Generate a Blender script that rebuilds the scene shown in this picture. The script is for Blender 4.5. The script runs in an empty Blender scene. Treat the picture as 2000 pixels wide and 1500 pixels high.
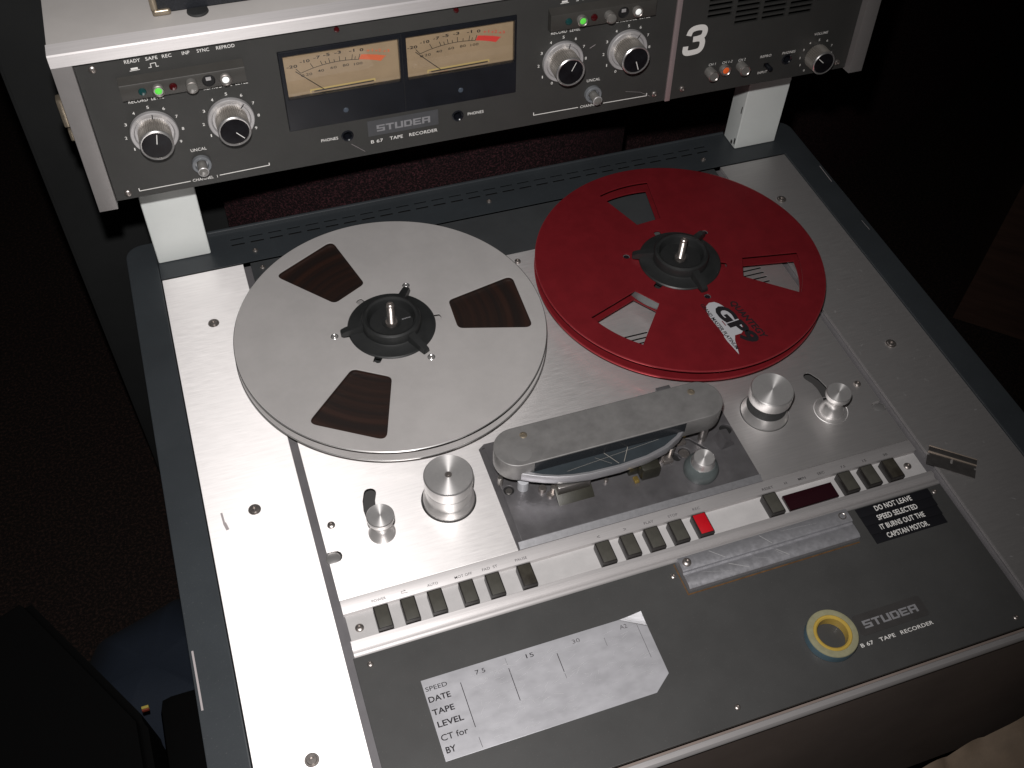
import bpy, bmesh, math, random
from mathutils import Matrix, Vector, noise
random.seed(7)
S = 0.001                                   # everything below is written in millimetres
sc = bpy.context.scene
col = sc.collection

# ------------------------------------------------------------------ camera, world, lamp
cam_d = bpy.data.cameras.new('camera')
cam_d.sensor_width = 36.0
cam_d.lens = 36.511
cam_d.clip_start = 0.02
cam_d.clip_end = 50
cam = bpy.data.objects.new('camera', cam_d)
col.objects.link(cam)
CAM = Vector((-121.42, -598.92, 686.29))
RIGHT = Vector((0.94480772, -0.32576698, 0.0348459))
DOWN = Vector((-0.23110347, -0.73806652, -0.63391561))
FWD = Vector((0.23222737, 0.59087536, -0.77261683))
m = Matrix.Identity(4)
for i in range(3):
    m[i][0] = RIGHT[i]; m[i][1] = -DOWN[i]; m[i][2] = -FWD[i]; m[i][3] = CAM[i] * S
cam.matrix_world = m
sc.camera = cam

w = bpy.data.worlds.new('World'); sc.world = w; w.use_nodes = True
bg = w.node_tree.nodes['Background']
bg.inputs[0].default_value = (1.0, 0.93, 0.88, 1)
bg.inputs[1].default_value = 0.012

# the flash of the camera that took the picture: a small lamp just above the lens
fl_d = bpy.data.lights.new('flash', 'SPOT')
fl_d.energy = 35.0
fl_d.color = (1.0, 0.965, 0.955)
fl_d.shadow_soft_size = 0.009
fl_d.spot_size = math.radians(92)
fl_d.spot_blend = 1.0
fl = bpy.data.objects.new('flash', fl_d)
col.objects.link(fl)
FL = Vector((-120.6, -539.5, 731.9))
aim = Vector((-50, -60, 0)) - FL
fl.rotation_euler = aim.to_track_quat('-Z', 'Y').to_euler()
fl.location = FL * S

sc.view_settings.view_transform = 'Standard'
sc.view_settings.look = 'None'
sc.view_settings.exposure = 0.0
sc.view_settings.gamma = 1.0

# ------------------------------------------------------------------ materials
def mat(name, color, rough=0.5, metal=0.0, spec=0.5, var=0.0, vscale=40, bump=0.0, bscale=300,
        stretch=(1, 1, 1), aniso=0.0, tangent=None, rvar=0.0, coat=0.0, emit=None, trans=0.0,
        color2=None, grain=0.0, dust=0.0):
    M = bpy.data.materials.new(name); M.use_nodes = True
    nt = M.node_tree; N = nt.nodes; L = nt.links
    P = N['Principled BSDF']
    P.inputs['Base Color'].default_value = (*color, 1)
    P.inputs['Roughness'].default_value = rough
    P.inputs['Metallic'].default_value = metal
    P.inputs['Specular IOR Level'].default_value = spec
    P.inputs['Coat Weight'].default_value = coat
    P.inputs['Transmission Weight'].default_value = trans
    tc = N.new('ShaderNodeTexCoord')
    mp = N.new('ShaderNodeMapping'); mp.inputs['Scale'].default_value = stretch
    L.new(tc.outputs['Object'], mp.inputs[0])
    if var or color2 or dust:
        n = N.new('ShaderNodeTexNoise'); n.inputs['Scale'].default_value = vscale
        n.inputs['Detail'].default_value = 5; n.inputs['Roughness'].default_value = 0.65
        L.new(mp.outputs[0], n.inputs[0])
        r = N.new('ShaderNodeValToRGB')
        c2 = color2 or tuple(c * (1 - var) for c in color)
        c1 = color if color2 else tuple(min(1, c * (1 + var)) for c in color)
        r.color_ramp.elements[0].color = (*c2, 1); r.color_ramp.elements[0].position = .34
        r.color_ramp.elements[1].color = (*c1, 1); r.color_ramp.elements[1].position = .66
        L.new(n.outputs[0], r.inputs[0])
        src = r.outputs[0]
        if dust:
            n3 = N.new('ShaderNodeTexNoise'); n3.inputs['Scale'].default_value = 1400
            n3.inputs['Detail'].default_value = 1
            L.new(tc.outputs['Object'], n3.inputs[0])
            r3 = N.new('ShaderNodeValToRGB')
            r3.color_ramp.elements[0].position = .735; r3.color_ramp.elements[1].position = .77
            L.new(n3.outputs[0], r3.inputs[0])
            mx = N.new('ShaderNodeMix'); mx.data_type = 'RGBA'
            ml = N.new('ShaderNodeMath'); ml.operation = 'MULTIPLY'; ml.inputs[1].default_value = dust
            L.new(r3.outputs[0], ml.inputs[0]); L.new(ml.outputs[0], mx.inputs[0])
            L.new(src, mx.inputs[6]); mx.inputs[7].default_value = (.5, .48, .45, 1)
            src = mx.outputs[2]
        L.new(src, P.inputs['Base Color'])
    if grain or rvar:
        n2 = N.new('ShaderNodeTexNoise'); n2.inputs['Scale'].default_value = vscale * 2.3
        n2.inputs['Detail'].default_value = 4
        L.new(mp.outputs[0], n2.inputs[0])
        mr = N.new('ShaderNodeMapRange')
        mr.inputs['From Min'].default_value = .3; mr.inputs['From Max'].default_value = .7
        mr.inputs['To Min'].default_value = rough - (rvar or grain); mr.inputs['To Max'].default_value = rough + (rvar or grain)
        L.new(n2.outputs[0], mr.inputs[0]); L.new(mr.outputs[0], P.inputs['Roughness'])
    if bump:
        nb = N.new('ShaderNodeTexNoise'); nb.inputs['Scale'].default_value = bscale
        nb.inputs['Detail'].default_value = 3
        L.new(mp.outputs[0], nb.inputs[0])
        b = N.new('ShaderNodeBump'); b.inputs['Strength'].default_value = bump
        b.inputs['Distance'].default_value = 0.0004
        L.new(nb.outputs[0], b.inputs['Height']); L.new(b.outputs[0], P.inputs['Normal'])
    if aniso:
        P.inputs['Anisotropic'].default_value = aniso
        if tangent == 'radial':
            t = N.new('ShaderNodeTangent'); t.direction_type = 'RADIAL'; t.axis = 'Z'
            P.inputs['Anisotropic Rotation'].default_value = 0.25
            L.new(t.outputs[0], P.inputs['Tangent'])
        else:
            t = N.new('ShaderNodeCombineXYZ')
            for k in range(3): t.inputs[k].default_value = tangent[k]
            L.new(t.outputs[0], P.inputs['Tangent'])
    if emit:
        P.inputs['Emission Color'].default_value = (*emit[:3], 1)
        P.inputs['Emission Strength'].default_value = emit[3]
    return M

BR = (18, 420, 60)                           # brushed along x
alu = mat('brushed_aluminium', (.80, .78, .77), .56, .89, var=.04, vscale=1.6, stretch=BR, bump=.07, bscale=1.5,
          aniso=.74, tangent=(0, 1, 0), rvar=.05)
alu_side = mat('brushed_aluminium_wings', (.80, .78, .77), .56, .89, var=.04, vscale=1.6, stretch=BR, bump=.07, bscale=1.5,
          aniso=.74, tangent=(0, 1, 0), rvar=.05)
alu_trim = mat('anodised_aluminium_trim', (.60, .58, .575), .60, .75, var=.05, vscale=2, stretch=(14, 500, 500), bump=.05, bscale=2, aniso=.72, tangent=(0, 1, .9))
alu_turn = mat('turned_aluminium_face', (.60, .59, .58), .44, .72, aniso=.85, tangent='radial', var=.04, vscale=300)
alu_cyl = mat('turned_aluminium_side', (.66, .65, .64), .30, .85, var=.05, vscale=3, stretch=(2, 2, 900), bump=.06, bscale=3)
alu_reel = mat('sandblasted_aluminium', (.42, .405, .395), .5, .25, var=.05, vscale=30, bump=.06, bscale=2500, spec=.3)
alu_edge = mat('polished_reel_edge', (.8, .79, .78), .25, .9)
red_an = mat('red_anodised_aluminium', (.19, .013, .018), .38, .35, var=.10, vscale=60, bump=.09, bscale=2400, spec=.35)
chrome = mat('nickel_plated_steel', (.42, .40, .38), .38, 1.0)
steel = mat('dull_steel_screw', (.36, .33, .31), .36, .9, var=.2, vscale=500)
steel_dk = mat('head_block_plate', (.16, .155, .16), .38, .65, var=.16, vscale=45, bump=.12, bscale=900, rvar=.06)
cover_m = mat('cast_head_cover', (.245, .24, .235), .44, .55, var=.12, vscale=60, bump=.12, bscale=1500, rvar=.05)
lip_m = mat('polished_cover_lip', (.52, .52, .54), .32, .75, var=.05, vscale=50)
panel_m = mat('dark_grey_panel_paint', (.037, .037, .035), .50, 0, var=.07, vscale=25, bump=.10, bscale=1800, spec=.4, dust=.12)
front_m = mat('dark_grey_front_plate', (.046, .046, .045), .46, 0, var=.09, vscale=22, bump=.10, bscale=1800, spec=.45, dust=.15)
rear_m = mat('slate_rear_plate', (.040, .043, .045), .45, 0, var=.1, vscale=20, bump=.08, bscale=1500, spec=.4)
frame_m = mat('blue_grey_frame_paint', (.030, .035, .039), .42, 0, var=.10, vscale=14, bump=.10, bscale=1100, spec=.45, dust=.12)
chassis_m = mat('grey_chassis', (.13, .125, .13), .5, .2, var=.1, vscale=30)
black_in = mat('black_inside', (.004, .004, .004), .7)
rubber = mat('black_rubber', (.022, .023, .023), .55, 0, var=.25, vscale=60, spec=.4)
hub_m = mat('worn_black_plastic', (.015, .016, .016), .44, 0, var=.2, vscale=60, bump=.15, bscale=700, spec=.5)
blk_gloss = mat('glossy_black_plastic', (.008, .009, .012), .22, 0, var=.2, vscale=40)
knob_cap_m = mat('polished_black_cap', (.006, .005, .006), .12, 0, color2=(.011, .011, .013), vscale=90, spec=.08)
knurl_m = mat('knurled_aluminium', (.40, .375, .34), .35, .7)
skirt_m = mat('satin_clear_skirt', (.42, .41, .41), .38, .25)
white_post = mat('white_enamel', (.66, .69, .67), .35, 0, var=.04, vscale=12, bump=.05, bscale=400, spec=.5)
top_m = mat('light_grey_enamel', (.46, .44, .42), .45, 0, var=.05, vscale=14, bump=.08, bscale=900)
cheek_m = mat('grey_cheek_paint', (.21, .20, .195), .42, .2, var=.04, vscale=30, bump=.05, bscale=900)
bed_m = mat('white_button_bed', (.43, .42, .415), .5, .1, var=.05, vscale=70, bump=.05, bscale=500)
btn_m = mat('dark_button_frame', (.016, .014, .013), .35)
btn_face = mat('smoked_button_face', (.052, .050, .042), .4, 0, var=.12, vscale=120)
btn_dark = mat('worn_button_face', (.020, .017, .013), .35, 0, color2=(.05, .046, .036), vscale=60)
btn_red = mat('red_button_face', (.40, .004, .010), .4, 0, var=.06, vscale=100)
disp_m = mat('dark_red_display', (.016, .004, .006), .12)
paint_w = mat('white_print', (.74, .73, .70), .6)
paint_k = mat('black_print', (.014, .012, .014), .6, spec=.2)
paint_g = mat('grey_print', (.07, .065, .07), .6)
paint_g2 = mat('dull_silver_print', (.24, .24, .25), .5, .2)
paint_red = mat('scale_red', (.62, .045, .035), .6)
paint_org = mat('scale_orange', (.62, .13, .05), .6)
vu_face = mat('cream_meter_face', (.285, .21, .13), .5, 0, var=.10, vscale=30, emit=(1, .7, .4, .03))
vu_brass = mat('brass_meter_bridge', (.60, .46, .18), .4, .2)
led_g = mat('dark_green_lens', (.01, .05, .05), .12, spec=.8)
led_r = mat('dark_red_lens', (.05, .004, .005), .12, spec=.8)
lens_c = mat('smoky_clear_lens', (.15, .145, .135), .10, 0, coat=.6, spec=.8)
lamp_g = mat('lit_green_lamp', (.08, .5, .05), .4, emit=(.14, .8, .08, .35))
lamp_w = mat('lit_white_lamp', (.8, .8, .8), .4, emit=(.9, .95, .9, .4))
lamp_o = mat('lit_orange_lamp', (.6, .1, .02), .4, emit=(1, .13, .02, .2))
tape_m = mat('brown_recording_tape', (.030, .016, .011), .22, 0, spec=.6)
plate_m = mat('scratched_aluminium_plate', (.41, .41, .43), .48, .45, var=.07, vscale=28, stretch=(1, 1.6, 1), bump=.05, bscale=900, rvar=.08)
splice_m = mat('worn_splicing_block', (.36, .36, .38), .42, .65, var=.06, vscale=130, bump=.08, bscale=900, rvar=.08)
dymo = mat('black_embossing_tape', (.010, .010, .012), .28, 0)
glue = mat('brown_glue_line', (.10, .05, .018), .4, 0, var=.3, vscale=200)
core_y = mat('yellow_plastic_core', (.42, .29, .06), .22, 0, spec=.6, var=.08, vscale=60)
wind_c = mat('pale_leader_tape', (.25, .24, .15), .3, 0, var=.1, vscale=200)
wind_b = mat('blue_leader_tape', (.07, .12, .15), .3, 0, var=.1, vscale=90)
blade_m = mat('dark_blade_steel', (.16, .15, .145), .3, .8, var=.15, vscale=200)
blade_b = mat('blade_spine_steel', (.55, .46, .38), .45, .7)
case_m = mat('black_vinyl_case', (.012, .014, .018), .5, 0, var=.5, vscale=900, bump=.6, bscale=1500)
corner_m = mat('antique_nickel_corner', (.34, .29, .22), .32, .75, var=.15, vscale=60)
olive = mat('olive_head_shield', (.026, .025, .018), .42, .25, var=.2, vscale=80, bump=.1, bscale=800)
pinch_m = mat('grey_green_pinch_roller', (.075, .088, .088), .38, 0, var=.12, vscale=80)
brass = mat('brass_contact', (.7, .5, .15), .3, .9)
skin_scr = mat('bright_scratch', (.75, .75, .75), .35, .6)
dull_scr = mat('dull_scratch', (.34, .31, .31), .6)
wood_m = mat('dark_brown_cabinet', (.05, .026, .018), .55, 0, var=.25, vscale=8, stretch=(1, 1, 8))
cab_m = mat('charcoal_cabinet', (.016, .017, .017), .55, 0, var=.12, vscale=10)
ff_m = mat('brown_grey_front_metal', (.20, .16, .14), .5, .1, var=.12, vscale=10, bump=.06, bscale=900)
cloth_m = mat('tan_cloth', (.13, .095, .065), .85, 0, var=.18, vscale=30, bump=.4, bscale=500)
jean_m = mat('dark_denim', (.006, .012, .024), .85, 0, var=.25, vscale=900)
bag_m = mat('black_nylon', (.0025, .0025, .0025), .8, 0, spec=.1)

def fabric(name, c_dark, c_light, scale):
    M = mat(name, c_dark, .9)
    nt = M.node_tree; N = nt.nodes; L = nt.links; P = N['Principled BSDF']
    tc = N.new('ShaderNodeTexCoord')
    n = N.new('ShaderNodeTexNoise'); n.inputs['Scale'].default_value = scale; n.inputs['Detail'].default_value = 2
    n.inputs['Roughness'].default_value = .8
    L.new(tc.outputs['Object'], n.inputs[0])
    r = N.new('ShaderNodeValToRGB'); r.color_ramp.elements[0].position = .47; r.color_ramp.elements[1].position = .72
    r.color_ramp.elements[0].color = (*c_dark, 1); r.color_ramp.elements[1].color = (*c_light, 1)
    L.new(n.outputs[0], r.inputs[0]); L.new(r.outputs[0], P.inputs['Base Color'])
    b = N.new('ShaderNodeBump'); b.inputs['Strength'].default_value = .7; b.inputs['Distance'].default_value = .002
    L.new(n.outputs[0], b.inputs['Height']); L.new(b.outputs[0], P.inputs['Normal'])
    P.inputs['Specular IOR Level'].default_value = .2
    return M
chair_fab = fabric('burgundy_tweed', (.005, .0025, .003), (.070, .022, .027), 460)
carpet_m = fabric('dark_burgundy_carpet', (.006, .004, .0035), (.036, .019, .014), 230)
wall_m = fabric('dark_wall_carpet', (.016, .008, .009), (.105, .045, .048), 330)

# tape wound in a pack: rings of slightly different brown
nt = tape_m.node_tree; tcn = nt.nodes.new('ShaderNodeTexCoord')
vl = nt.nodes.new('ShaderNodeVectorMath'); vl.operation = 'LENGTH'
nt.links.new(tcn.outputs['Object'], vl.inputs[0])
nz = nt.nodes.new('ShaderNodeTexNoise'); nz.noise_dimensions = '1D'; nz.inputs['Scale'].default_value = 130; nz.inputs['Detail'].default_value = 4
nt.links.new(vl.outputs['Value'], nz.inputs['W'])
rr = nt.nodes.new('ShaderNodeValToRGB')
rr.color_ramp.elements[0].position = .38; rr.color_ramp.elements[0].color = (.011, .007, .006, 1)
rr.color_ramp.elements[1].position = .70; rr.color_ramp.elements[1].color = (.024, .012, .009, 1)
nt.links.new(nz.outputs[0], rr.inputs[0]); nt.links.new(rr.outputs[0], nt.nodes['Principled BSDF'].inputs['Base Color'])
rm = nt.nodes.new('ShaderNodeMapRange'); rm.inputs['To Min'].default_value = .5; rm.inputs['To Max'].default_value = .22
nt.links.new(nz.outputs[0], rm.inputs[0]); nt.links.new(rm.outputs[0], nt.nodes['Principled BSDF'].inputs['Roughness'])

def glass_pane():
    M = bpy.data.materials.new('thin_meter_glass'); M.use_nodes = True
    nt = M.node_tree; nt.nodes.clear()
    o = nt.nodes.new('ShaderNodeOutputMaterial'); mx = nt.nodes.new('ShaderNodeMixShader')
    t = nt.nodes.new('ShaderNodeBsdfTransparent'); g = nt.nodes.new('ShaderNodeBsdfGlossy')
    g.inputs['Roughness'].default_value = .02
    f = nt.nodes.new('ShaderNodeLayerWeight'); f.inputs[0].default_value = .5
    p5 = nt.nodes.new('ShaderNodeMath'); p5.operation = 'POWER'; p5.inputs[1].default_value = 5
    ad = nt.nodes.new('ShaderNodeMath'); ad.operation = 'MULTIPLY_ADD'; ad.inputs[1].default_value = .9; ad.inputs[2].default_value = .04
    nt.links.new(f.outputs['Facing'], p5.inputs[0]); nt.links.new(p5.outputs[0], ad.inputs[0])
    nt.links.new(ad.outputs[0], mx.inputs[0]); nt.links.new(t.outputs[0], mx.inputs[1]); nt.links.new(g.outputs[0], mx.inputs[2])
    nt.links.new(mx.outputs[0], o.inputs[0])
    return M
glass_m = glass_pane()

# ------------------------------------------------------------------ builders
TILT = math.radians(86.0)
P0Y, P0Z = 102.0, 126.9
PANEL = Matrix(((1, 0, 0, 0),
                (0, math.cos(TILT), -math.sin(TILT), P0Y * S),
                (0, math.sin(TILT), math.cos(TILT), P0Z * S),
                (0, 0, 0, 1)))                # local x along the panel, y up the panel, z towards the viewer
DECK = Matrix.Identity(4)

def link(name, me, mt, parent=None, frame=DECK, loc=(0, 0, 0), rot=None, smooth=False):
    o = bpy.data.objects.new(name, me)
    col.objects.link(o)
    if mt is not None:
        me.materials.clear(); me.materials.append(mt)
    if smooth:
        for p in me.polygons: p.use_smooth = True
    M = frame @ Matrix.Translation(Vector(loc) * S)
    if rot is not None: M = M @ rot
    if parent is not None:
        o.parent = parent
        M = world_of(parent).inverted() @ M
    o.matrix_basis = M
    return o

def world_of(o):
    M = o.matrix_basis.copy()
    while o.parent is not None:
        o = o.parent; M = o.matrix_basis @ M
    return M

def from_bm(bm, name='mesh'):
    bmesh.ops.scale(bm, vec=(S, S, S), verts=bm.verts)
    bmesh.ops.recalc_face_normals(bm, faces=bm.faces)
    me = bpy.data.meshes.new(name); bm.to_mesh(me); bm.free()
    return me

def soft(me, ang=35):
    """smooth shading with sharp edges kept where faces meet steeply"""
    bm = bmesh.new(); bm.from_mesh(me)
    for f in bm.faces: f.smooth = True
    for e in bm.edges:
        if len(e.link_faces) == 2 and e.calc_face_angle(0) > math.radians(ang): e.smooth = False
    bm.to_mesh(me); bm.free()
    return me

def add_box(bm, x0, x1, y0, y1, z0, z1, bev=0.0, seg=2):
    r = bmesh.ops.create_cube(bm, size=1.0)
    vs = r['verts']
    for v in vs:
        v.co = Vector((x0 if v.co.x < 0 else x1, y0 if v.co.y < 0 else y1, z0 if v.co.z < 0 else z1))
    if bev:
        es = list({e for v in vs for e in v.link_edges})
        bmesh.ops.bevel(bm, geom=es, offset=bev, segments=seg, affect='EDGES', profile=.6)

def box(name, x0, x1, y0, y1, z0, z1, mt, parent=None, frame=DECK, bev=0.0, loc=(0, 0, 0), rot=None):
    bm = bmesh.new(); add_box(bm, x0, x1, y0, y1, z0, z1, bev)
    return link(name, soft(from_bm(bm)), mt, parent, frame, loc, rot)

def add_lathe(bm, prof, segs=48, cx=0, cy=0):
    rings = []
    for r, z in prof:
        if r <= 1e-6: rings.append([bm.verts.new((cx, cy, z))])
        else: rings.append([bm.verts.new((cx + r * math.cos(2 * math.pi * k / segs), cy + r * math.sin(2 * math.pi * k / segs), z)) for k in range(segs)])
    for a, b in zip(rings, rings[1:]):
        for k in range(segs):
            k2 = (k + 1) % segs
            if len(a) == 1 and len(b) == 1: continue
            if len(a) == 1: bm.faces.new((a[0], b[k], b[k2]))
            elif len(b) == 1: bm.faces.new((a[k], a[k2], b[0]))
            else: bm.faces.new((a[k], a[k2], b[k2], b[k]))

def lathe_me(prof, segs=48):
    bm = bmesh.new(); add_lathe(bm, prof, segs); return soft(from_bm(bm), 32)

def lathe(name, prof, mt, parent=None, frame=DECK, loc=(0, 0, 0), segs=48, rot=None):
    return link(name, lathe_me(prof, segs), mt, parent, frame, loc, rot)

def extrude_x(name, prof, x0, x1, mt, parent=None, frame=DECK, closed=True):
    """profile in (y, z), swept along x"""
    bm = bmesh.new()
    a = [bm.verts.new((x0, y, z)) for y, z in prof]; b = [bm.verts.new((x1, y, z)) for y, z in prof]
    n = len(prof)
    for k in range(n if closed else n - 1):
        bm.faces.new((a[k], a[(k + 1) % n], b[(k + 1) % n], b[k]))
    if closed:
        bm.faces.new(a); bm.faces.new(list(reversed(b)))
    return link(name, soft(from_bm(bm), 40), mt, parent, frame)

def plate_me(outers, holes=(), z0=0.0, z1=1.0, bev=0.0):
    """flat plate cut to outlines with holes; edges softened"""
    cu = bpy.data.curves.new('outline', 'CURVE'); cu.dimensions = '2D'; cu.fill_mode = 'BOTH'
    def area(p): return sum(a[0] * b[1] - b[0] * a[1] for a, b in zip(p, p[1:] + p[:1]))
    outs = [list(p) if area(list(p)) > 0 else list(p)[::-1] for p in outers]
    ins = [list(p) if area(list(p)) < 0 else list(p)[::-1] for p in holes]
    for pts in outs + ins:
        sp = cu.splines.new('POLY'); sp.points.add(len(pts) - 1)
        for p, q in zip(sp.points, pts): p.co = (q[0], q[1], 0, 1)
        sp.use_cyclic_u = True
    cu.extrude = (z1 - z0) / 2 - bev
    cu.bevel_depth = bev; cu.bevel_resolution = 1; cu.offset = -bev
    o = bpy.data.objects.new('outline', cu); col.objects.link(o)
    dg = bpy.context.evaluated_depsgraph_get()
    me = bpy.data.meshes.new_from_object(o.evaluated_get(dg))
    bpy.data.objects.remove(o); bpy.data.curves.remove(cu)
    zm = (z0 + z1) / 2
    for v in me.vertices: v.co = (v.co.x * S, v.co.y * S, (v.co.z + zm) * S)
    me.materials.clear()
    return soft(me, 40)

def plate(name, outers, holes, z0, z1, mt, parent=None, frame=DECK, bev=0.0, loc=(0, 0, 0), rot=None):
    return link(name, plate_me(outers, holes, z0, z1, bev), mt, parent, frame, loc, rot)

def circle(cx, cy, r, n=64): return [(cx + r * math.cos(2 * math.pi * k / n), cy + r * math.sin(2 * math.pi * k / n)) for k in range(n)]
def rect(x0, x1, y0, y1): return [(x0, y0), (x1, y0), (x1, y1), (x0, y1)]
def pol(r, a, c=(0, 0)): return (c[0] + r * math.cos(math.radians(a)), c[1] + r * math.sin(math.radians(a)))

def round_poly(pts, r, n=5):
    out = []; N = len(pts)
    for i in range(N):
        p0, p, p1 = Vector(pts[i - 1]), Vector(pts[i]), Vector(pts[(i + 1) % N])
        d0 = (p0 - p).normalized(); d1 = (p1 - p).normalized()
        half = d0.angle(d1) / 2
        t = min(r / math.tan(half), (p0 - p).length * .45, (p1 - p).length * .45)
        a, b = p + d0 * t, p + d1 * t
        for k in range(n + 1):
            s = k / n
            q = a * (1 - s) ** 2 + p * 2 * s * (1 - s) + b * s * s
            out.append((q.x, q.y))
    return out

def path_slot(path, wd, n=8):
    """closed outline of a slot with round ends following a path"""
    L_, R_ = [], []
    P = [Vector(p) for p in path]
    for i, p in enumerate(P):
        t = (P[min(i + 1, len(P) - 1)] - P[max(i - 1, 0)]).normalized(); nn = Vector((-t.y, t.x))
        L_.append(p + nn * wd / 2); R_.append(p - nn * wd / 2)
    out = [tuple(v) for v in L_]
    t = (P[-1] - P[-2]).normalized(); a0 = math.atan2(t.x, -t.y)
    a0 = math.atan2((L_[-1] - P[-1]).y, (L_[-1] - P[-1]).x)
    for k in range(1, n): out.append(tuple(P[-1] + Vector((math.cos(a0 - math.pi * k / n), math.sin(a0 - math.pi * k / n))) * wd / 2))
    out += [tuple(v) for v in reversed(R_)]
    a1 = math.atan2((R_[0] - P[0]).y, (R_[0] - P[0]).x)
    for k in range(1, n): out.append(tuple(P[0] + Vector((math.cos(a1 - math.pi * k / n), math.sin(a1 - math.pi * k / n))) * wd / 2))
    return out

TXT_DZ = 0.12
def text_me(body, u0, u1, v0, cap, bold=0.0, shear=0.0, sp=1.0):
    cu = bpy.data.curves.new('txt', 'FONT'); cu.body = body; cu.size = 10.0
    cu.offset = bold; cu.shear = shear; cu.space_character = sp; cu.resolution_u = 3
    o = bpy.data.objects.new('txt', cu); col.objects.link(o)
    dg = bpy.context.evaluated_depsgraph_get()
    me = bpy.data.meshes.new_from_object(o.evaluated_get(dg))
    bpy.data.objects.remove(o); bpy.data.curves.remove(cu)
    xs = [v.co.x for v in me.vertices]
    x0, x1 = min(xs), max(xs)
    ys = [v.co.y for v in me.vertices]
    y0, y1 = (min(ys), max(ys)) if not any(c in body for c in 'Qgjpqy,') else (0.0, 7.3)
    for v in me.vertices:
        v.co = ((u0 + (v.co.x - x0) / (x1 - x0) * (u1 - u0)) * S, (v0 + (v.co.y - y0) / (y1 - y0) * cap) * S, 0)
    me.materials.clear()
    return me

def text(body, u0, u1, v0, cap, mt, parent, frame=DECK, z=TXT_DZ, bold=.12, shear=0.0, sp=1.05, name='lettering', rot=None, loc=(0, 0)):
    me = text_me(body, u0, u1, v0, cap, bold, shear, sp)
    return link(name, me, mt, parent, frame, (loc[0], loc[1], z), rot)

def lines(name, segs, wd, mt, parent, frame=DECK, z=TXT_DZ):
    """thin flat printed strokes; each (x0,y0,x1,y1[,width])"""
    bm = bmesh.new()
    for i, s in enumerate(segs):
        a, b = Vector(s[:2]), Vector(s[2:4]); w_ = (s[4] if len(s) > 4 else wd) / 2
        t = (b - a).normalized(); nn = Vector((-t.y, t.x)) * w_
        zz = z + .01 * (i % 3)
        bm.faces.new([bm.verts.new((q.x, q.y, zz)) for q in (a + nn, a - nn, b - nn, b + nn)])
    return link(name, from_bm(bm), mt, parent, frame)

def tag(o, label, cat=None, group=None, kind=None):
    o['label'] = label
    if cat: o['category'] = cat
    if group: o['group'] = group
    if kind: o['kind'] = kind
    return o

def empty(name, loc, label, cat, group=None, frame=None):
    o = bpy.data.objects.new(name, None); col.objects.link(o)
    o.matrix_basis = Matrix.Translation(Vector(loc) * S)
    o.empty_display_size = .02
    tag(o, label, cat, group); return o

# ------------------------------------------------------------------ the room
def structure(o, label=None):
    o['kind'] = 'structure'
    if label: o['label'] = label
    return o
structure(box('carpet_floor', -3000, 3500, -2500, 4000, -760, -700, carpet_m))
# carpet covered studio wall, turning away to the right
bm = bmesh.new()
pts = [(-1600, 3000), (380, 440), (1150, 800), (2600, 1500)]
lo = [bm.verts.new((x, y, -700)) for x, y in pts]; hi = [bm.verts.new((x, y, 1800)) for x, y in pts]
for k in range(3): bm.faces.new((lo[k], lo[k + 1], hi[k + 1], hi[k]))
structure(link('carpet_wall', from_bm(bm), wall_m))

cab = empty('charcoal_cabinet', (60, 500, -700), 'charcoal grey cabinet in the dark behind the left end of the recorder', 'cabinet')
box('carcass', -287, 375, 378, 600, -700, 420, cab_m, cab, bev=4)
box('door', -283, 371, 374.5, 377.6, -690, 412, cab_m, cab, bev=1)

chair = empty('upholstered_chair', (125, 300, -700), 'burgundy tweed chair with its curved backrest just behind the tape recorder', 'chair')
bm = bmesh.new()
nu, nv = 28, 14
def back_pt(u, v, side):
    x = 125 + (u - .5) * 470
    e = abs(u - .5) * 2
    y = 232 + 75 * e ** 2.6 + (26 if side else 0) + 14 * (abs(v - .5) * 2) ** 4 * (1 if not side else -1)
    sag = 1 - .10 * e ** 6
    z = -330 + v * 440 * sag
    return (x, y, z)
g = [[[bm.verts.new(back_pt(i / nu, j / nv, s)) for j in range(nv + 1)] for i in range(nu + 1)] for s in (0, 1)]
for s in (0, 1):
    for i in range(nu):
        for j in range(nv): bm.faces.new((g[s][i][j], g[s][i + 1][j], g[s][i + 1][j + 1], g[s][i][j + 1]))
for i in range(nu):
    bm.faces.new((g[0][i][0], g[1][i][0], g[1][i + 1][0], g[0][i + 1][0])); bm.faces.new((g[0][i][nv], g[0][i + 1][nv], g[1][i + 1][nv], g[1][i][nv]))
for j in range(nv):
    bm.faces.new((g[0][0][j], g[0][0][j + 1], g[1][0][j + 1], g[1][0][j])); bm.faces.new((g[0][nu][j], g[1][nu][j], g[1][nu][j + 1], g[0][nu][j + 1]))
link('backrest', soft(from_bm(bm), 50), chair_fab, chair)
box('seat', -70, 320, 262, 372, -400, -345, chair_fab, chair, bev=18)
lathe('base_column', [(26, -700), (26, -402), (0, -402)], blk_gloss, chair, loc=(125, 320, 0))

wc = empty('brown_cabinet', (1250, 400, -700), 'dark brown wooden cabinet standing on the carpet at the right edge', 'cabinet')
bm = bmesh.new()
qa, qb = Vector((1129.6, 366.5)), Vector((1300, 205)); dr = (qb - qa).normalized(); pr = Vector((-dr.y, dr.x))
fp = [qa, qa + dr * 600, qa + dr * 600 + pr * 450, qa + pr * 450]
for z0, z1, k in ((-699, 300, 0),):
    lo = [bm.verts.new((p.x, p.y, z0)) for p in fp]; hi = [bm.verts.new((p.x, p.y, z1)) for p in fp]
    bm.faces.new(lo); bm.faces.new(hi)
    for k in range(4): bm.faces.new((lo[k], lo[(k + 1) % 4], hi[(k + 1) % 4], hi[k]))
link('carcass', from_bm(bm), wood_m, wc)

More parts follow.
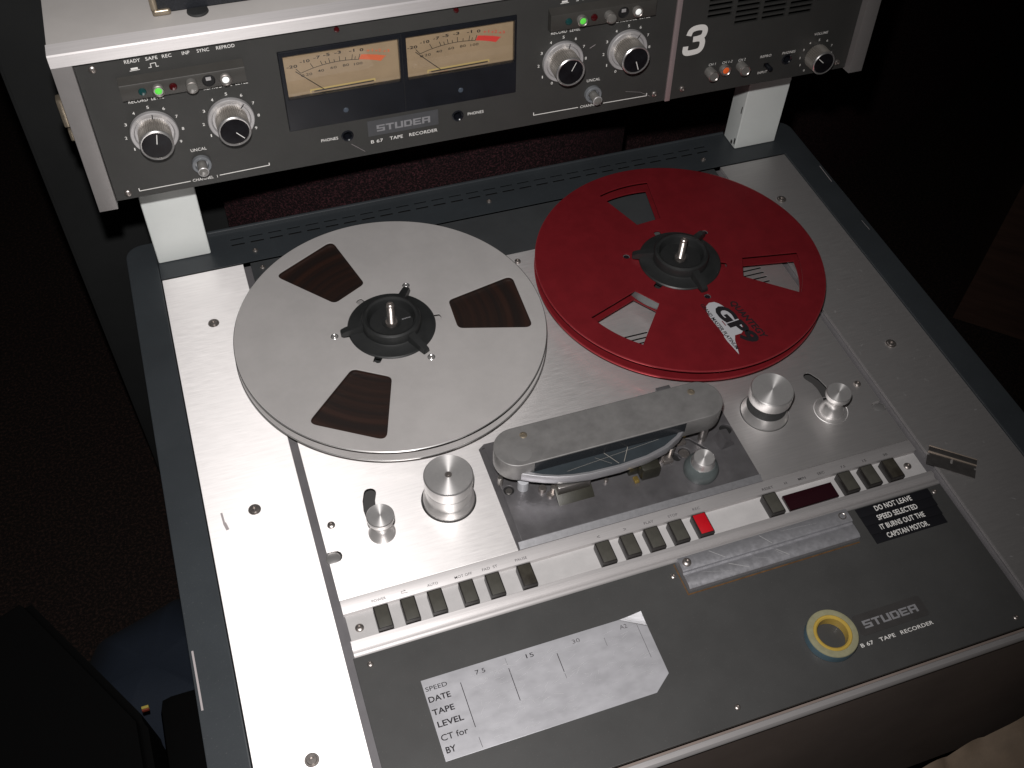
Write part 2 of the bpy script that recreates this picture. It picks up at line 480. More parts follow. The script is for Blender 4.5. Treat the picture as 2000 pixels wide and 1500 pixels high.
# things lying in the dark at the lower left, at floor level
def lumpy(name, outline, z0, h, mt, parent=None, seed=0, amp=8, n=26):
    """a soft heap filling an outline"""
    c = sum((Vector(p) for p in outline), Vector((0, 0))) / len(outline)
    ring = round_poly(outline, 25, 4)
    bm = bmesh.new(); rows = []
    R = 9
    for j in range(R + 1):
        s = j / R
        row = []
        for p in ring:
            q = c + (Vector(p) - c) * (1 - s) ** .8 if j < R else c
            zz = z0 + h * (1 - (1 - s) ** 2.4)
            d = noise.noise(Vector((q.x * .016 + seed, q.y * .016, s))) * amp * (1.6 if 0 < j else 0)
            row.append(bm.verts.new((q.x, q.y, zz + d)))
            if j == R: break
        rows.append(row)
    for a, b in zip(rows, rows[1:]):
        for k in range(len(a)):
            k2 = (k + 1) % len(a)
            if len(b) == 1: bm.faces.new((a[k], a[k2], b[0]))
            else: bm.faces.new((a[k], a[k2], b[k2], b[k]))
    bm.faces.new(list(reversed(rows[0])))
    return link(name, soft(from_bm(bm), 60), mt, parent)
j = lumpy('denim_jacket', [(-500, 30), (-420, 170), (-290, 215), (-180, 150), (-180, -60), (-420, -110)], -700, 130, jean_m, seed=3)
tag(j, 'dark blue denim garment heaped on the floor left of the recorder', 'garment')
bag = empty('black_bag', (-520, -60, -700), 'black bag with a peaked top and small yellow tag on the dark floor', 'bag')
bm = bmesh.new()
P = [(-640, -420, -700), (-300, -420, -700), (-310, -60, -700), (-700, 120, -700)]
T = [(-620, -400, -470), (-320, -400, -500), (-333, -35, -500), (-456, 168, -500), (-640, 60, -470)]
lo = [bm.verts.new(p) for p in [(-640, -420, -700), (-300, -420, -700), (-325, -30, -700), (-450, 160, -700), (-700, 100, -700)]]
hi = [bm.verts.new(p) for p in T]
bm.faces.new(lo); bm.faces.new(hi)
for k in range(5): bm.faces.new((lo[k], lo[(k + 1) % 5], hi[(k + 1) % 5], hi[k]))
bmesh.ops.bevel(bm, geom=list(bm.edges), offset=10, segments=3, affect='EDGES')
link('body', soft(from_bm(bm), 50), bag_m, bag)
box('side_pocket', -318, -225, -260, -12, -700, -505, bag_m, bag, bev=16)
box('tag', -334, -326, -28, -25, -499, -493, mat('yellow_tag', (.5, .4, .08), .6), bag, bev=.5)
box('tag', -334, -326, -30, -28.4, -499, -494, mat('red_tag', (.25, .04, .02), .6), bag, bev=.5)

# tan cloth at the lower right corner
bm = bmesh.new()
NX, NY = 60, 40
grid = []
for i in range(NX + 1):
    row = []
    for k in range(NY + 1):
        a = i / NX; b = k / NY
        x = 236 + a * 350; y = -404 - 32 - b * 260
        edge = max(0, 1 - a * 2.3)
        n1 = noise.noise(Vector((x * .013, y * .013, 1.3))) * 20 + abs(noise.noise(Vector((x * .028 + 5, y * .028, 7)))) * 24
        z = -38 + n1 - 30 * edge ** 2 - 30 * max(0, b - .6) + 10 * (1 - b)
        row.append(bm.verts.new((x + noise.noise(Vector((y * .03, 2, a))) * 10, y - 26 * (1 - a) + noise.noise(Vector((x * .02, 9, 4))) * 9, z)))
    grid.append(row)
for i in range(NX):
    for k in range(NY): bm.faces.new((grid[i][k], grid[i + 1][k], grid[i + 1][k + 1], grid[i][k + 1]))
# sides of the cloth hang to the floor
bor = [grid[i][0] for i in range(NX + 1)] + [grid[NX][k] for k in range(1, NY + 1)] + [grid[i][NY] for i in range(NX - 1, -1, -1)] + [grid[0][k] for k in range(NY - 1, 0, -1)]
dn = [bm.verts.new((v.co.x + 6 * math.sin(q * .7), v.co.y + 6 * math.cos(q * .5), -699)) for q, v in enumerate(bor)]
for k in range(len(bor)): bm.faces.new((bor[k], bor[(k + 1) % len(bor)], dn[(k + 1) % len(bor)], dn[k]))
cl = link('draped_cloth', soft(from_bm(bm), 70), cloth_m)
tag(cl, 'crumpled tan cloth hanging in front of the recorder at the lower right corner', 'cloth')

# ------------------------------------------------------------------ the tape recorder
rec = empty('tape_recorder', (139, -120, -280), 'open reel tape recorder with brushed aluminium deck and dark meter bridge on two white posts', 'tape recorder')

# chassis, rims and frame
box('chassis', -181, 463, -400, 137, -280, -14, chassis_m, rec)
for x0, x1 in ((-109, -100.2), (379.6, 389.5)): box('groove_strip', x0, x1, -402, 137, -13.5, -3.6, chassis_m, rec)
def rim_pts(x0, x1, back_out):
    if back_out == 'L': return [(x0, -410), (x1, -410), (x1, 190)] + [pol(16, 90 + 90 * k / 6, (x0 + 16, 174)) for k in range(7)]
    return [(x0, -410), (x1, -410)] + [pol(16, 90 * k / 6, (x1 - 16, 174)) for k in range(7)] + [(x0, 190)]
sr = plate('side_rim', [rim_pts(-209.5, -182.2, 'L')], [], -280, 1.2, frame_m, rec, bev=1.0)
sr['label'] = 'left side rim, blue grey, with a scraped patch'
plate('side_rim', [rim_pts(464.3, 492.3, 'R')], [], -280, 1.2, frame_m, rec, bev=1.0)['label'] = 'right side rim, blue grey'
slots = []
for k in range(28):
    x = -113.6 + k * 18.05
    for yy in (171.2, 163.6):
        slots.append([(x, yy), (x + 12.4, yy), (x + 12.4, yy + 2.3), (x, yy + 2.3)])
plate('rear_frame', [rect(-181.9, 464, 138.2, 186)], slots, .3, 1.0, frame_m, rec, bev=.12)
box('rear_wall', -181.9, 464, 179, 185.8, -280, -1.8, frame_m, rec)
box('slot_recess', -130, 400, 158, 178, -6, -5, black_in, rec)
extrude_x('rear_lip', [(184.2, 1.1), (184.2, 3.4), (185.2, 4.2), (186.6, 4.2), (187.4, 3.2), (187.4, -20), (186.2, -20), (186.2, 1.1)], -133, 414, frame_m, rec)
ff = box('front_face', -209, 492, -410, -403, -280, -4, ff_m, rec)
extrude_x('front_edge_trim', [(-405.8, -4), (-405.8, .2), (-406.4, 1.1), (-408, 1.4), (-409.8, 1.0), (-410.8, -.5), (-411.2, -3), (-411, -4)], -181.9, 464, alu_trim, rec)

# aluminium wings left and right of the deck
for x0, x1, lb in ((-181.5, -107.6, 'left brushed aluminium wing with flash glare'), (388.0, 463.6, 'right brushed aluminium wing')):
    plate('wing_panel', [rect(x0, x1, -402.5, 137.6)], [], -3.2, 0, alu_side, rec, bev=.35)['label'] = lb

# deck plate with its cut-outs
LR, RR = (-.3, -169.5), (278.6, -167.0)
slotL = path_slot([(-57.5, -145.5), (-60, -152), (-61.2, -160), (-60.8, -170), (-58, -181)], 9.5)
slotR = path_slot([(334.2, -143.6), (337.6, -150), (339.2, -158), (338.6, -169), (335.2, -181)], 8.5)
outline = [(-101.2, 77.5), (-101.2, -187.5), (-96, -187.5)] + [pol(5, a, (-95.5, -192.5)) for a in (60, 30, 0, -30, -60)] + \
          [(-96, -197.5), (-101.2, -197.5), (-101.2, -229.3), (380.6, -229.3), (380.6, -196), (375.5, -196)] + \
          [pol(5, a, (375, -191)) for a in (240, 210, 180, 150, 120)] + [(375.5, -186), (380.6, -186), (380.6, 77.5)]
vent2 = [rect(300, 358.4, -3.2 - 6.05 * k - .95, -3.2 - 6.05 * k + .95) for k in range(9)]
vent2 += [rect(188, 220.6, -53.4 - 5.2 * k - .95, -53.4 - 5.2 * k + .95) for k in range(4)]
holes = [circle(*LR, 21.6), circle(*RR, 20.6), slotL, slotR, circle(0, 0, 30), circle(273.2, .4, 12)] + vent2
plate('deck_plate', [outline], holes, -.8, 0, alu, rec, bev=.15)
for x0, x1 in ((-101, -98.5), (378, 380.4)): box('plate_support', x0, x1, -186, 76, -13, -.85, chassis_m, rec)
box('deck_recess', -100, 379.4, -228, 76, -13.5, -12, mat('recess_grey', (.05, .049, .048), .6), rec)
plate('rear_plate', [rect(-101.2, 380.6, 78.2, 137.4)], [], -3.2, -.3, rear_m, rec, bev=.2)

# screws
scr_dome = lathe_me([(0, 1.2), (1.15, 1.2), (1.25, 2.0), (1.9, 1.9), (2.8, 1.2), (3.1, 0)], 24)
scr_sock = lathe_me([(0, .3), (1.5, .3), (1.7, 1.6), (3.2, 1.6), (3.5, 1.0), (3.6, .5), (4.7, .5), (4.9, 0)], 28)
def screw(me, x, y, z, frame, mt, sc_=1.0, parent=rec):
    return link('screw', me, mt, parent, frame, (x, y, z), Matrix.Scale(sc_, 4))
for x, y in ((-145, 71), (-145.3, -133), (-144.2, -336), (425.3, 73.5), (425.5, -131.5), (425, -336)): screw(scr_sock, x, y, 0, DECK, steel)
for x, y in ((-92.6, -164.8), (138.8, 66.1), (371.2, -163.8)): screw(scr_dome, x, y, 0, DECK, steel)
for x, y in ((-91.1, 128.3), (-93.6, 151.4), (139.4, 154.5), (375, 152.4), (371, 128.3)): screw(scr_dome, x, y, 1.0 if y > 140 else -.3, DECK, steel, .85)
for x, y in ((-92.2, -252.6), (367.3, -251)): screw(scr_dome, x, y, -3.9, DECK, steel, 1.1)
for x, y in ((-91.8, -283.4), (371.8, -281), (366.5, -395), (139.1, -391.8), (139.3, -285.9)): screw(scr_dome, x, y, -.1, DECK, steel, .75)
for x, y in ((-97.5, -192.5), (376.5, -191)): lathe('latch_pin', [(0, -.8), (4.2, -.8), (5.6, -1.4), (5.7, -12)], alu_cyl, rec, loc=(x, y, 0), segs=20)

# label rail, button bed, ridge
extrude_x('label_rail', [(-229.8, -3), (-229.8, .3), (-230.6, .7), (-240.4, .9), (-240.9, .5), (-240.9, -4.2), (-239.5, -4.2), (-239.5, -3)], -101, 380.4, alu_trim, rec)
box('button_bed', -100.1, 379.5, -263, -240.0, -5.2, -3.4, bed_m, rec)
extrude_x('ridge_rail', [(-262.6, -4.6), (-262.6, .3), (-263.1, .8), (-266, .9), (-266.8, .2), (-268.3, -1.1), (-270.2, -1.2), (-271.4, -.4),
                         (-272.2, .6), (-273.2, .95), (-274.2, .6), (-274.9, -.4), (-275.1, -3), (-274, -4.6)], -101, 380.8, alu_trim, rec)
front_out = rect(-102.2, 380.8, -402.6, -275.6)
plate('front_plate', [front_out], [], -3.2, 0, front_m, rec, bev=.25)

# push buttons
def button(x, face=btn_face, wdt=11.4, label=None):
    b = box('push_button', -wdt / 2, wdt / 2, -9.3, 9.3, -8.5, 0, btn_m, rec, bev=.7, loc=(x, -252.9, 4.6))
    box('button_face', -wdt / 2 + .9, wdt / 2 - .9, -8.4, 8.4, -.5, .35, face, b, bev=.3, loc=(x, -252.9, 4.6))
    if label: b['label'] = label
for x, f, lb in ((-74.4, None, 'power button'), (-54.4, None, None), (-34.1, None, 'auto button'), (-10.2, None, None), (10.1, None, None), (34.9, btn_dark, 'worn pause button'),
              (98.0, None, 'rewind button'), (118.2, None, 'forward button'), (138.3, None, 'play button'), (158.6, None, 'stop button'), (179.0, btn_red, 'red record button'),
              (240.6, None, 'reset button'), (308.2, None, None), (328.7, None, None), (349.3, btn_dark, None)):
    button(x, f or btn_face, 11.8 if x > 60 else 11.2, lb)
cd = box('counter_display', 252.6, 296.6, -260.6, -246.9, -4, -.2, disp_m, rec, bev=.3)

RZ = 1.05
for body, x0, x1 in (('POWER', -79.2, -68.6), ('AUTO', -37.4, -29.2), ('MOT OFF', -16.4, -3), ('FAD  ST', 5, 16.8), ('PAUSE', 31, 40.2),
                     ('<', 97.2, 99.6), ('>', 119.2, 121.4), ('PLAY', 136.4, 144.4), ('STOP', 156.8, 165), ('REC', 178, 184.2),
                     ('RESET', 239.3, 249), ('H', 259.3, 261.4), ('MIN', 271.9, 278.5), ('SEC', 289.4, 295.8), ('7.5', 311, 315), ('15', 331.4, 334.8), ('30', 351, 354.8)):
    text(body, x0, x1, -238.5, 2.2, paint_g if x1 < 200 else paint_k, rec, z=RZ, bold=.03)
lines('loop_arrow_symbol', [(-57, -237.6, -52.4, -238.1), (-56.8, -237.6, -56.8, -236.1), (-56.8, -236.1, -53.6, -236.2), (-54.8, -235.4, -53.5, -236.2)], .3, paint_g, rec, z=RZ)

# black embossed strips, numbers plate, badge
for i, (body, x0, x1, ex) in enumerate((('DO NOT LEAVE', 316.6, 350, 368), ('SPEED SELECTED', 314, 350.2, 367.2), ('IT BURNS OUT THE', 311.6, 351.6, 366.3), ('CAPSTAN MOTOR.', 312.8, 350.2, 365.4))):
    yt = -276.6 - i * 8.15
    st = box('label_strip', 300.9 + .15 * i, ex, yt - 8.0, yt, .02, .75, dymo, rec, bev=.2)
    st['label'] = 'black embossing tape strip reading ' + body.rstrip('.')
    text(body, x0, x1, yt - 6.2, 4.6, paint_w, st, z=.85, bold=.15)

plate('note_plate', [[(-62, -306.3), (86, -306.3), (104.4, -317), (104.2, -354.7), (90.4, -365.2), (-61.4, -365)]], [], .02, .8, plate_m, rec, bev=.15)['label'] = 'worn aluminium note plate with a clipped lower right corner'
bm = bmesh.new()
ridge = [(86.3, -306.3), (104.4, -316.6)]; tip = (103.6, -306.0)
nn = 8; rows = []
for k in range(nn + 1):
    t = k / nn
    a = Vector((ridge[0][0] + (tip[0] - ridge[0][0]) * t, ridge[0][1] + (tip[1] - ridge[0][1]) * t))
    b = Vector((ridge[1][0] + (tip[0] - ridge[1][0]) * t, ridge[1][1] + (tip[1] - ridge[1][1]) * t))
    z = .8 - 0.05 + 3.2 * t ** 1.7
    rows.append([bm.verts.new((a.x, a.y, z)), bm.verts.new((b.x, b.y, z))])
for p, q in zip(rows, rows[1:]): bm.faces.new((p[0], p[1], q[1], q[0]))
r_ = bmesh.ops.solidify(bm, geom=list(bm.faces), thickness=.5)
link('bent_corner', soft(from_bm(bm), 40), mat('bent_metal_flash_lit', (.8, .8, .82), .6, .2), rec)  # pale colour stands in for flash light caught by the lifted corner
for body, x0, x1, y, c, b in (('SPEED', -60.6, -45.2, -312.6 - 2.6, 3.2, .02), ('DATE', -60.6, -45, -320.9 - 2.6, 4.2, .2), ('TAPE', -60.6, -45.2, -330.2 - 2.6, 4.2, .2), ('LEVEL', -59.6, -41.4, -339.2 - 2.6, 4.2, .2),
                           ('CT for', -60, -41.3, -348.8 - 2.6, 4.4, .08), ('BY', -59.2, -52.3, -360.2, 4.4, .2), ('7 5', -24.4, -17.2, -314, 3.2, 0), ('15', 13.2, 18.8, -313.6, 3.2, 0),
                           ('30', 48.1, 53.8, -313.4, 3.0, 0), ('A2', 84.6, 90.2, -313.8, 3.2, 0)):
    text(body, x0, x1, y, c, paint_k if x0 < 30 else paint_g, rec, z=.93, bold=b, sp=1)
lines('ruled_lines', [(-36.2, -316, -35.9, -349), (-1.2, -316.4, -1.2, -341), (34.8, -316.5, 34.8, -331), (-35.8, -356.2, -35.5, -363.4, .3), (71, -316, 70.8, -322.5, .2), (97.4, -313.4, 97.2, -340, .25),
                      (-1.3, -308.5, -1.2, -314, .15), (34.8, -332, 34.8, -336, .2)], .5, paint_k, rec, z=.93)
# scratches on the note plate and the block
sg = []
for k in range(230):
    x, y = random.uniform(-30, 96), random.uniform(-361, -312); a = random.gauss(.15, .5); l = random.uniform(1, 8)
    if x > 60 and y < -352: continue
    sg.append((x, y, x + l * math.cos(a), y + l * math.sin(a) * .7, random.uniform(.04, .12)))
sg = [s for s in sg if s[2] < 102 and -363.5 < s[3] < -308]
lines('plate_scratches', sg, .1, skin_scr, rec, z=.95)['kind'] = 'stuff'

def logo(u0, u1, v0, h, mt, parent, frame, z):
    """six wide block letters S T U D E R built from bars"""
    bm = bmesh.new(); n = 6; gap = (u1 - u0) * .018; lw = ((u1 - u0) - gap * (n - 1)) / n
    t = .27; s = .21
    L_ = {'S': [(0, 0, 1, s), (1 - t, s, 1, .40), (0, .40, 1, .60), (0, .60, t, 1 - s), (0, 1 - s, 1, 1)],
          'T': [(0, 1 - s, 1, 1), (.5 - t / 2, 0, .5 + t / 2, 1 - s)],
          'U': [(0, s, t, 1), (1 - t, s, 1, 1), (.0, 0, 1, s)],
          'D': [(0, 0, t, 1), (t, 0, .9, s), (t, 1 - s, .9, 1), (1 - t, s, 1, 1 - s)],
          'E': [(0, 0, t, 1), (t, 0, 1, s), (t, .40, .9, .60), (t, 1 - s, 1, 1)],
          'R': [(0, 0, t, 1), (t, 1 - s, 1, 1), (1 - t, .55, 1, 1 - s), (t, .34, 1, .55), (1 - t, 0, 1, .34)]}
    for k, ch in enumerate('STUDER'):
        for a, b, c, d in L_[ch]:
            x0 = u0 + k * (lw + gap)
            q = [(x0 + a * lw, v0 + b * h), (x0 + c * lw, v0 + b * h), (x0 + c * lw, v0 + d * h), (x0 + a * lw, v0 + d * h)]
            bm.faces.new([bm.verts.new((x, y, z)) for x, y in q])
    return link('maker_lettering', from_bm(bm), mt, parent, frame)
bd = plate('badge', [round_poly(rect(249.6, 307, -373, -356.6), 2.5)], [], .02, .35, mat('badge_paint', (.044, .042, .041), .3, 0, var=.1, vscale=50), rec, bev=.1)
logo(255, 300.6, -368.2, 6.0, paint_g2, bd, DECK, .48)
for body, x0, x1 in (('B 67', 244.8, 255), ('TAPE', 260.3, 273.2), ('RECORDER', 278, 305.4)): text(body, x0, x1, -380.4, 2.9, paint_w, rec, bold=.08)

# splicing block
sb = extrude_x('splicing_block', [(-276.2, .05), (-276.2, 6.6), (-277, 7.1), (-286.6, 7.1), (-287.6, 6.6), (-288.0, 5.0), (-289.4, 4.3), (-290.4, 4.9), (-298.6, 4.9), (-300.8, 3.4), (-301.2, .05)], 145.4, 290.4, splice_m, rec)
sb['label'] = 'aluminium tape splicing block with scratched cutting lines'
link('screw', scr_dome, steel, sb, DECK, (151.2, -281.5, 7.1), Matrix.Scale(1.15, 4))
lathe('screw_hole', [(0, .05), (2.2, .05), (2.6, .35), (3.1, .35), (3.3, 0)], steel, sb, loc=(284.6, -281.6, 7.0), segs=24)
lines('cutting_scratches', [(171.3, -277.5, 180.9, -286.2), (214.1, -277.5, 220.4, -286.2), (232, -279, 262, -281, .12)], .4, skin_scr, sb, z=7.16)['kind'] = 'stuff'
lines('cutting_scratches', [(181.8, -290.8, 195.6, -298.4), (221.8, -290.8, 229.6, -298.4), (220.2, -290.8, 226.6, -298.4, .16), (202, -291.6, 213, -296, .12), (160, -291.4, 181, -297, .1)], .4, skin_scr, sb, z=4.96)['kind'] = 'stuff'
lines('glue_line', [(143.2, -303.2, 289.4, -303.2, 1.0), (143.8, -277, 143.8, -302.6, .9)], .8, glue, rec)

# dents and scrapes
lines('scratch', [(-170, -128.5, -169.3, -139, 1.6), (-169.2, -138, -167.6, -145, 2.4)], 1, dull_scr, rec, z=.1)
lines('scratch', [(-206.9, -236, -206.5, -281, 1.4)], 1, dull_scr, rec, z=1.35)
lines('scratch', [(488.9, 108, 488.2, 82, .7), (486.5, 20, 487, 6, .4)], 1, dull_scr, rec, z=1.35)
sg = []
for k in range(36):
    x, y = random.choice(((random.uniform(-98, 370)), random.uniform(392, 460))), 0
    x, y = random.uniform(392, 460), random.uniform(-390, 130)
    a = random.uniform(0, 3); l = random.uniform(.8, 3.5); sg.append((x, y, x + l * math.cos(a), y + l * math.sin(a), random.uniform(.12, .35)))
for k in range(16):
    x, y = random.uniform(-98, 30), random.uniform(-227, -140); a = random.uniform(0, 3); l = random.uniform(.5, 2.5); sg.append((x, y, x + l * math.cos(a), y + l * math.sin(a), random.uniform(.1, .25)))
lines('fine_scratches', sg, .2, skin_scr, rec, z=.08)['kind'] = 'stuff'

# rollers and arms
def group_part(name, prof, mt, loc, top_r, top_z, lb=None, grooves=None):
    o = lathe(name, prof, mt, rec, loc=loc, segs=64)
    lathe('end_face', [(0, 0), (top_r, 0), (top_r + .01, -.1)], alu_turn, o, loc=(loc[0], loc[1], top_z), segs=64)
    if lb: o['label'] = lb
    return o
o = group_part('tension_roller', [(20.4, -11), (20.4, 1), (20.0, 3), (20.0, 5.5), (18.2, 8.5), (17.8, 9.5), (17.8, 12), (18.2, 12.4), (18.2, 20), (17.9, 20.3), (18.2, 20.6), (19.0, 26), (19.1, 33), (18.3, 34), (0, 34)],
               alu_cyl, (*LR, 0), 18.2, 34.15, 'left guide roller, plain turned aluminium')
lathe('screw', [(0, .9), (1.2, .9), (1.4, .3), (2.6, .3), (2.8, 0)], steel, o, loc=(LR[0], LR[1], 34.2), segs=20)
o = group_part('counting_roller', [(20.0, -11), (20.0, .6), (19.4, 1.4), (16.6, 8.4), (15.8, 8.8), (15.8, 19.6), (17.6, 19.9), (17.9, 20.6), (17.9, 30.2), (17.2, 31), (0, 31)],
               alu_cyl, (*RR, 0), 17.1, 31.15, 'right guide roller with black grooved band')
gp = [(15.9, 8.9)]
for k in range(6): gp += [(17.0, 9.3 + k * 1.75), (17.0, 10.2 + k * 1.75), (16.2, 10.5 + k * 1.75), (16.2, 10.8 + k * 1.75)]
gp += [(15.9, 19.4)]
lathe('grooved_band', gp, rubber, o, loc=(*RR, 0), segs=64)
for c, ring in (((-57.3, -182.8), False), ((334.5, -182.5), True)):
    o = group_part('tape_arm_guide', [(10.2, -11), (10.4, 1.2), (10.0, 2.6), (7.4, 8.5), (6.6, 10), (6.6, 13), (8.2, 15.6), (9.6, 19.2), (10.3, 19.6), (10.5, 20.2), (10.5, 24), (10.0, 24.7), (0, 24.7)],
                   alu_cyl, (*c, 0), 9.9, 24.85, ('right' if ring else 'left') + ' spool shaped tape arm guide')
    if ring: lathe('ring', [(13.8, 0), (14.1, .22), (14.6, .22), (14.9, 0)], alu, o, loc=(*c, .02), segs=48)

# head block
HX = (36.2, 243.8)
plate('head_plate', [[(HX[0] + 5.6, -128), (36.4, -131.8), (36.2, -230), (HX[1], -230), (HX[1], -128)]], [], .05, 1.2, steel_dk, rec, bev=.2)
hp = plate('head_plate_top', [[(43.4, -131), (40.6, -134.4), (40.6, -225), (242.6, -225), (242.6, -131)]], [circle(44.9 + 1.2, -178.6, 4.2, 28), circle(193.6, -187.4, 5.0, 32), path_slot([(180, -183), (186, -190)], 7), path_slot([(196, -173.5), (203, -176.5), (212.5, -190)], 1.8, 4), circle(236.6, -176, 5.2, 28)],
           1.3, 4.4, steel_dk, rec, bev=.3)
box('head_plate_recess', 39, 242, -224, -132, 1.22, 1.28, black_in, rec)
extrude_x('front_bevel', [(-225.1, 4.3), (-230.0, 1.25), (-225.1, 1.25)], 37.6, 243.4, mat('dull_bevel', (.26, .26, .27), .42, .7, var=.1, vscale=300), rec)
bm = bmesh.new()
vv = [bm.verts.new(p) for p in ((40.5, -225.1, 4.3), (40.5, -134.5, 4.3), (36.4, -133, 1.25), (36.4, -229.6, 1.25), (40.5, -225.1, 1.25), (40.5, -134.5, 1.25))]
bm.faces.new(vv[:4]); bm.faces.new((vv[0], vv[3], vv[4])); bm.faces.new((vv[1], vv[5], vv[2]))
link('side_bevel', from_bm(bm), steel_dk, rec)

# head cover: long rounded bar plus bulged front shield
cyc = -165.3
def stadium(x0, x1, cy, r, n=20):
    return [pol(r, 90 + 180 * k / n, (x0, cy)) for k in range(n + 1)] + [pol(r, -90 + 180 * k / n, (x1, cy)) for k in range(n + 1)]
cov = plate('head_cover', [stadium(56, 211.6, cyc, 18.3)], [], 22, 41, cover_m, rec, bev=.8)
cov['label'] = 'long rounded grey head cover'
for x in (64.2, 207.6): lathe('cover_screw', [(0, .05), (1.2, .05), (1.4, .45), (2.2, .45), (2.9, .1), (3.1, .02)], corner_m, cov, loc=(x, -156.3, 41), segs=24)
box('cover_tab', 182, 194.4, -147.2, -143.2, 24, 40, steel_dk, cov, bev=.8)
lathe('cover_dent', [(0, .03), (7.2, .03), (7.4, .0)], mat('worn_spot', (.28, .275, .27), .40, .55), cov, loc=(57.5, -172.5, 41.02), segs=32)
bul_in = [(55, -178), (62, -184.4), (69, -188.3), (80, -192.6), (92, -195.4), (104.7, -197), (129.3, -197.8), (152.2, -196.2), (169.4, -192.2), (182.6, -186), (190.2, -180), (193, -176)]
bul_out = [(46, -178.8), (53, -183), (61, -187.4), (69.5, -191.2), (80, -195), (92, -197.8), (104.7, -199.6), (129.3, -200.2), (153.2, -198.6), (171.4, -194.4), (184.8, -188), (193.2, -181.4), (197, -176)]
plate('shield_window', [bul_in], [], 27.5, 29.6, mat('smoked_shield', (.030, .037, .042), .22, 0, var=.15, vscale=40), cov, bev=.2)['label'] = 'dark smoked shield with scratches'
lip = plate('shield_lip', [bul_out + [(193.4, -176.4), (190.4, -180.4)] + list(reversed(bul_in[:-1]))[0:] + [(46, -174)]], [], 21.5, 30.4, lip_m, cov, bev=.4)
box('shield_back', 64, 191, cyc - 18.75, cyc - 18.32, 29.7, 40.2, mat('dark_shield_back', (.018, .02, .023), .25), cov)
lines('shield_scratches', [(119.8, -181, 129.3, -196.4), (143.1, -182, 133.6, -196.2), (113.2, -186, 123.8, -195, .16), (88, -191.4, 168, -184.6, .16)], .35, mat('tan_scratch', (.30, .28, .25), .4), cov, z=29.72)

def cyl(name, x, y, r, z0, z1, mt, parent=rec, bev=.4, segs=28, label=None):
    o = lathe(name, [(r, z0), (r, z1 - bev), (r - bev, z1), (0, z1)], mt, parent, loc=(x, y, 0), segs=segs)
    if label: o['label'] = label
    return o
# heads, guides and small parts under the cover
box('erase_head', 80, 107, -197, -184, 4.5, 17, chrome, rec, bev=.8)
f1 = box('head_shield', -15, 15, -17, 0, -1, 1, olive, rec, bev=.6, loc=(93.6, -191.5, 10.2), rot=Matrix.Rotation(math.radians(28), 4, 'X'))
f1['label'] = 'olive hinged head shield, lowered'
box('playback_head', 141, 150, -195, -188, 4.5, 17, olive, rec, bev=.6)
f2 = box('head_shield', 148.5, 164.6, -203, -187, 4.5, 19, olive, rec, bev=2.2)
f2['label'] = 'olive box shaped head shield'
box('head_shield', 164.6, 167.5, -188, -183, 4.5, 15, olive, rec, bev=.5)
box('brass_contact', 143, 147, -203.6, -198, 4.6, 7.2, brass, rec, bev=.5)
box('brass_contact', 197, 200.6, -175, -171.6, 6, 9.5, brass, rec, bev=.8)
cyl('tape_guide', 57.4, -179.4, 4.6, 4.5, 15, mat('pale_ceramic', (.42, .43, .45), .25), label='pale ceramic tape guide')
cyl('tape_guide', 41.5, -171, 2.2, 4.5, 14, chrome)
cyl('guide_screw', 71, -186.6, 3.1, 4.5, 8.5, steel); cyl('guide_screw', 79, -190, 2.6, 4.5, 11, steel)
cyl('guide_screw', 75.5, -193, 3.0, 4.5, 6.5, steel); cyl('guide_screw', 122, -194, 1.8, 4.5, 7.5, steel)
cyl('tape_guide', 181.5, -186.2, 2.6, 4.5, 16, chrome); cyl('capstan_shaft', 213, -179.2, 3.4, 4.5, 22, chrome, label='polished capstan shaft')
cyl('tape_guide', 172, -189, 2.2, 4.5, 14, steel)
box('lever_block', 172.4, 180.6, -194, -185.5, 4.5, 8.6, steel, rec, bev=.6, rot=None)
box('lever_block', 190, 198, -180.6, -174, 4.5, 8.4, steel, rec, bev=.6)
cyl('hole_plug', 193.6, -187.4, 4.6, 1.3, 3.2, steel)
cyl('bushing', 46.1, -178.6, 3.0, 1.3, 3.4, chrome)
pr_ = lathe('pinch_roller', [(13.8, 4.5), (14.0, 5.5), (14.0, 9.5), (12.8, 13), (10.4, 15.2), (10.2, 15.6), (0, 15.6)], pinch_m, rec, loc=(198.4, -207.5, 0), segs=56)
lathe('roller_cap', [(9.6, 15.5), (9.6, 17), (8.8, 18.4), (8.4, 22.5), (7.9, 23), (0, 23)], alu_cyl, pr_, loc=(198.4, -207.5, 0), segs=48)
lathe('end_face', [(0, 0), (7.8, 0), (7.81, -.1)], alu_turn, pr_, loc=(198.4, -207.5, 23.15), segs=48)
bm = bmesh.new()
q = [(-6.5, -8, 0), (7.5, -6, 0), (6.5, 8, 0), (-7.5, 6, 0), (-2.6, -7, 8.5), (4.6, -5, 6.5), (4.6, 7, 6.5), (-3, 6, 9)]
vv = [bm.verts.new(p) for p in q]
for f in ((0, 1, 5, 4), (1, 2, 6, 5), (2, 3, 7, 6), (3, 0, 4, 7), (4, 5, 6, 7), (3, 2, 1, 0)): bm.faces.new([vv[k] for k in f])
bmesh.ops.bevel(bm, geom=list(bm.edges), offset=.5, segments=2, affect='EDGES')
link('lifter_wedge', soft(from_bm(bm)), steel_dk, rec, loc=(229.6, -186.5, 4.4))

# turntable spindles under the reels
for x, y in ((0, 0), (273.2, .4)):
    lathe('reel_table', [(0, 11.8), (44, 11.8), (45, 11), (45, 8), (26, 6), (26, -3)], rubber, rec, loc=(x, y, 0))

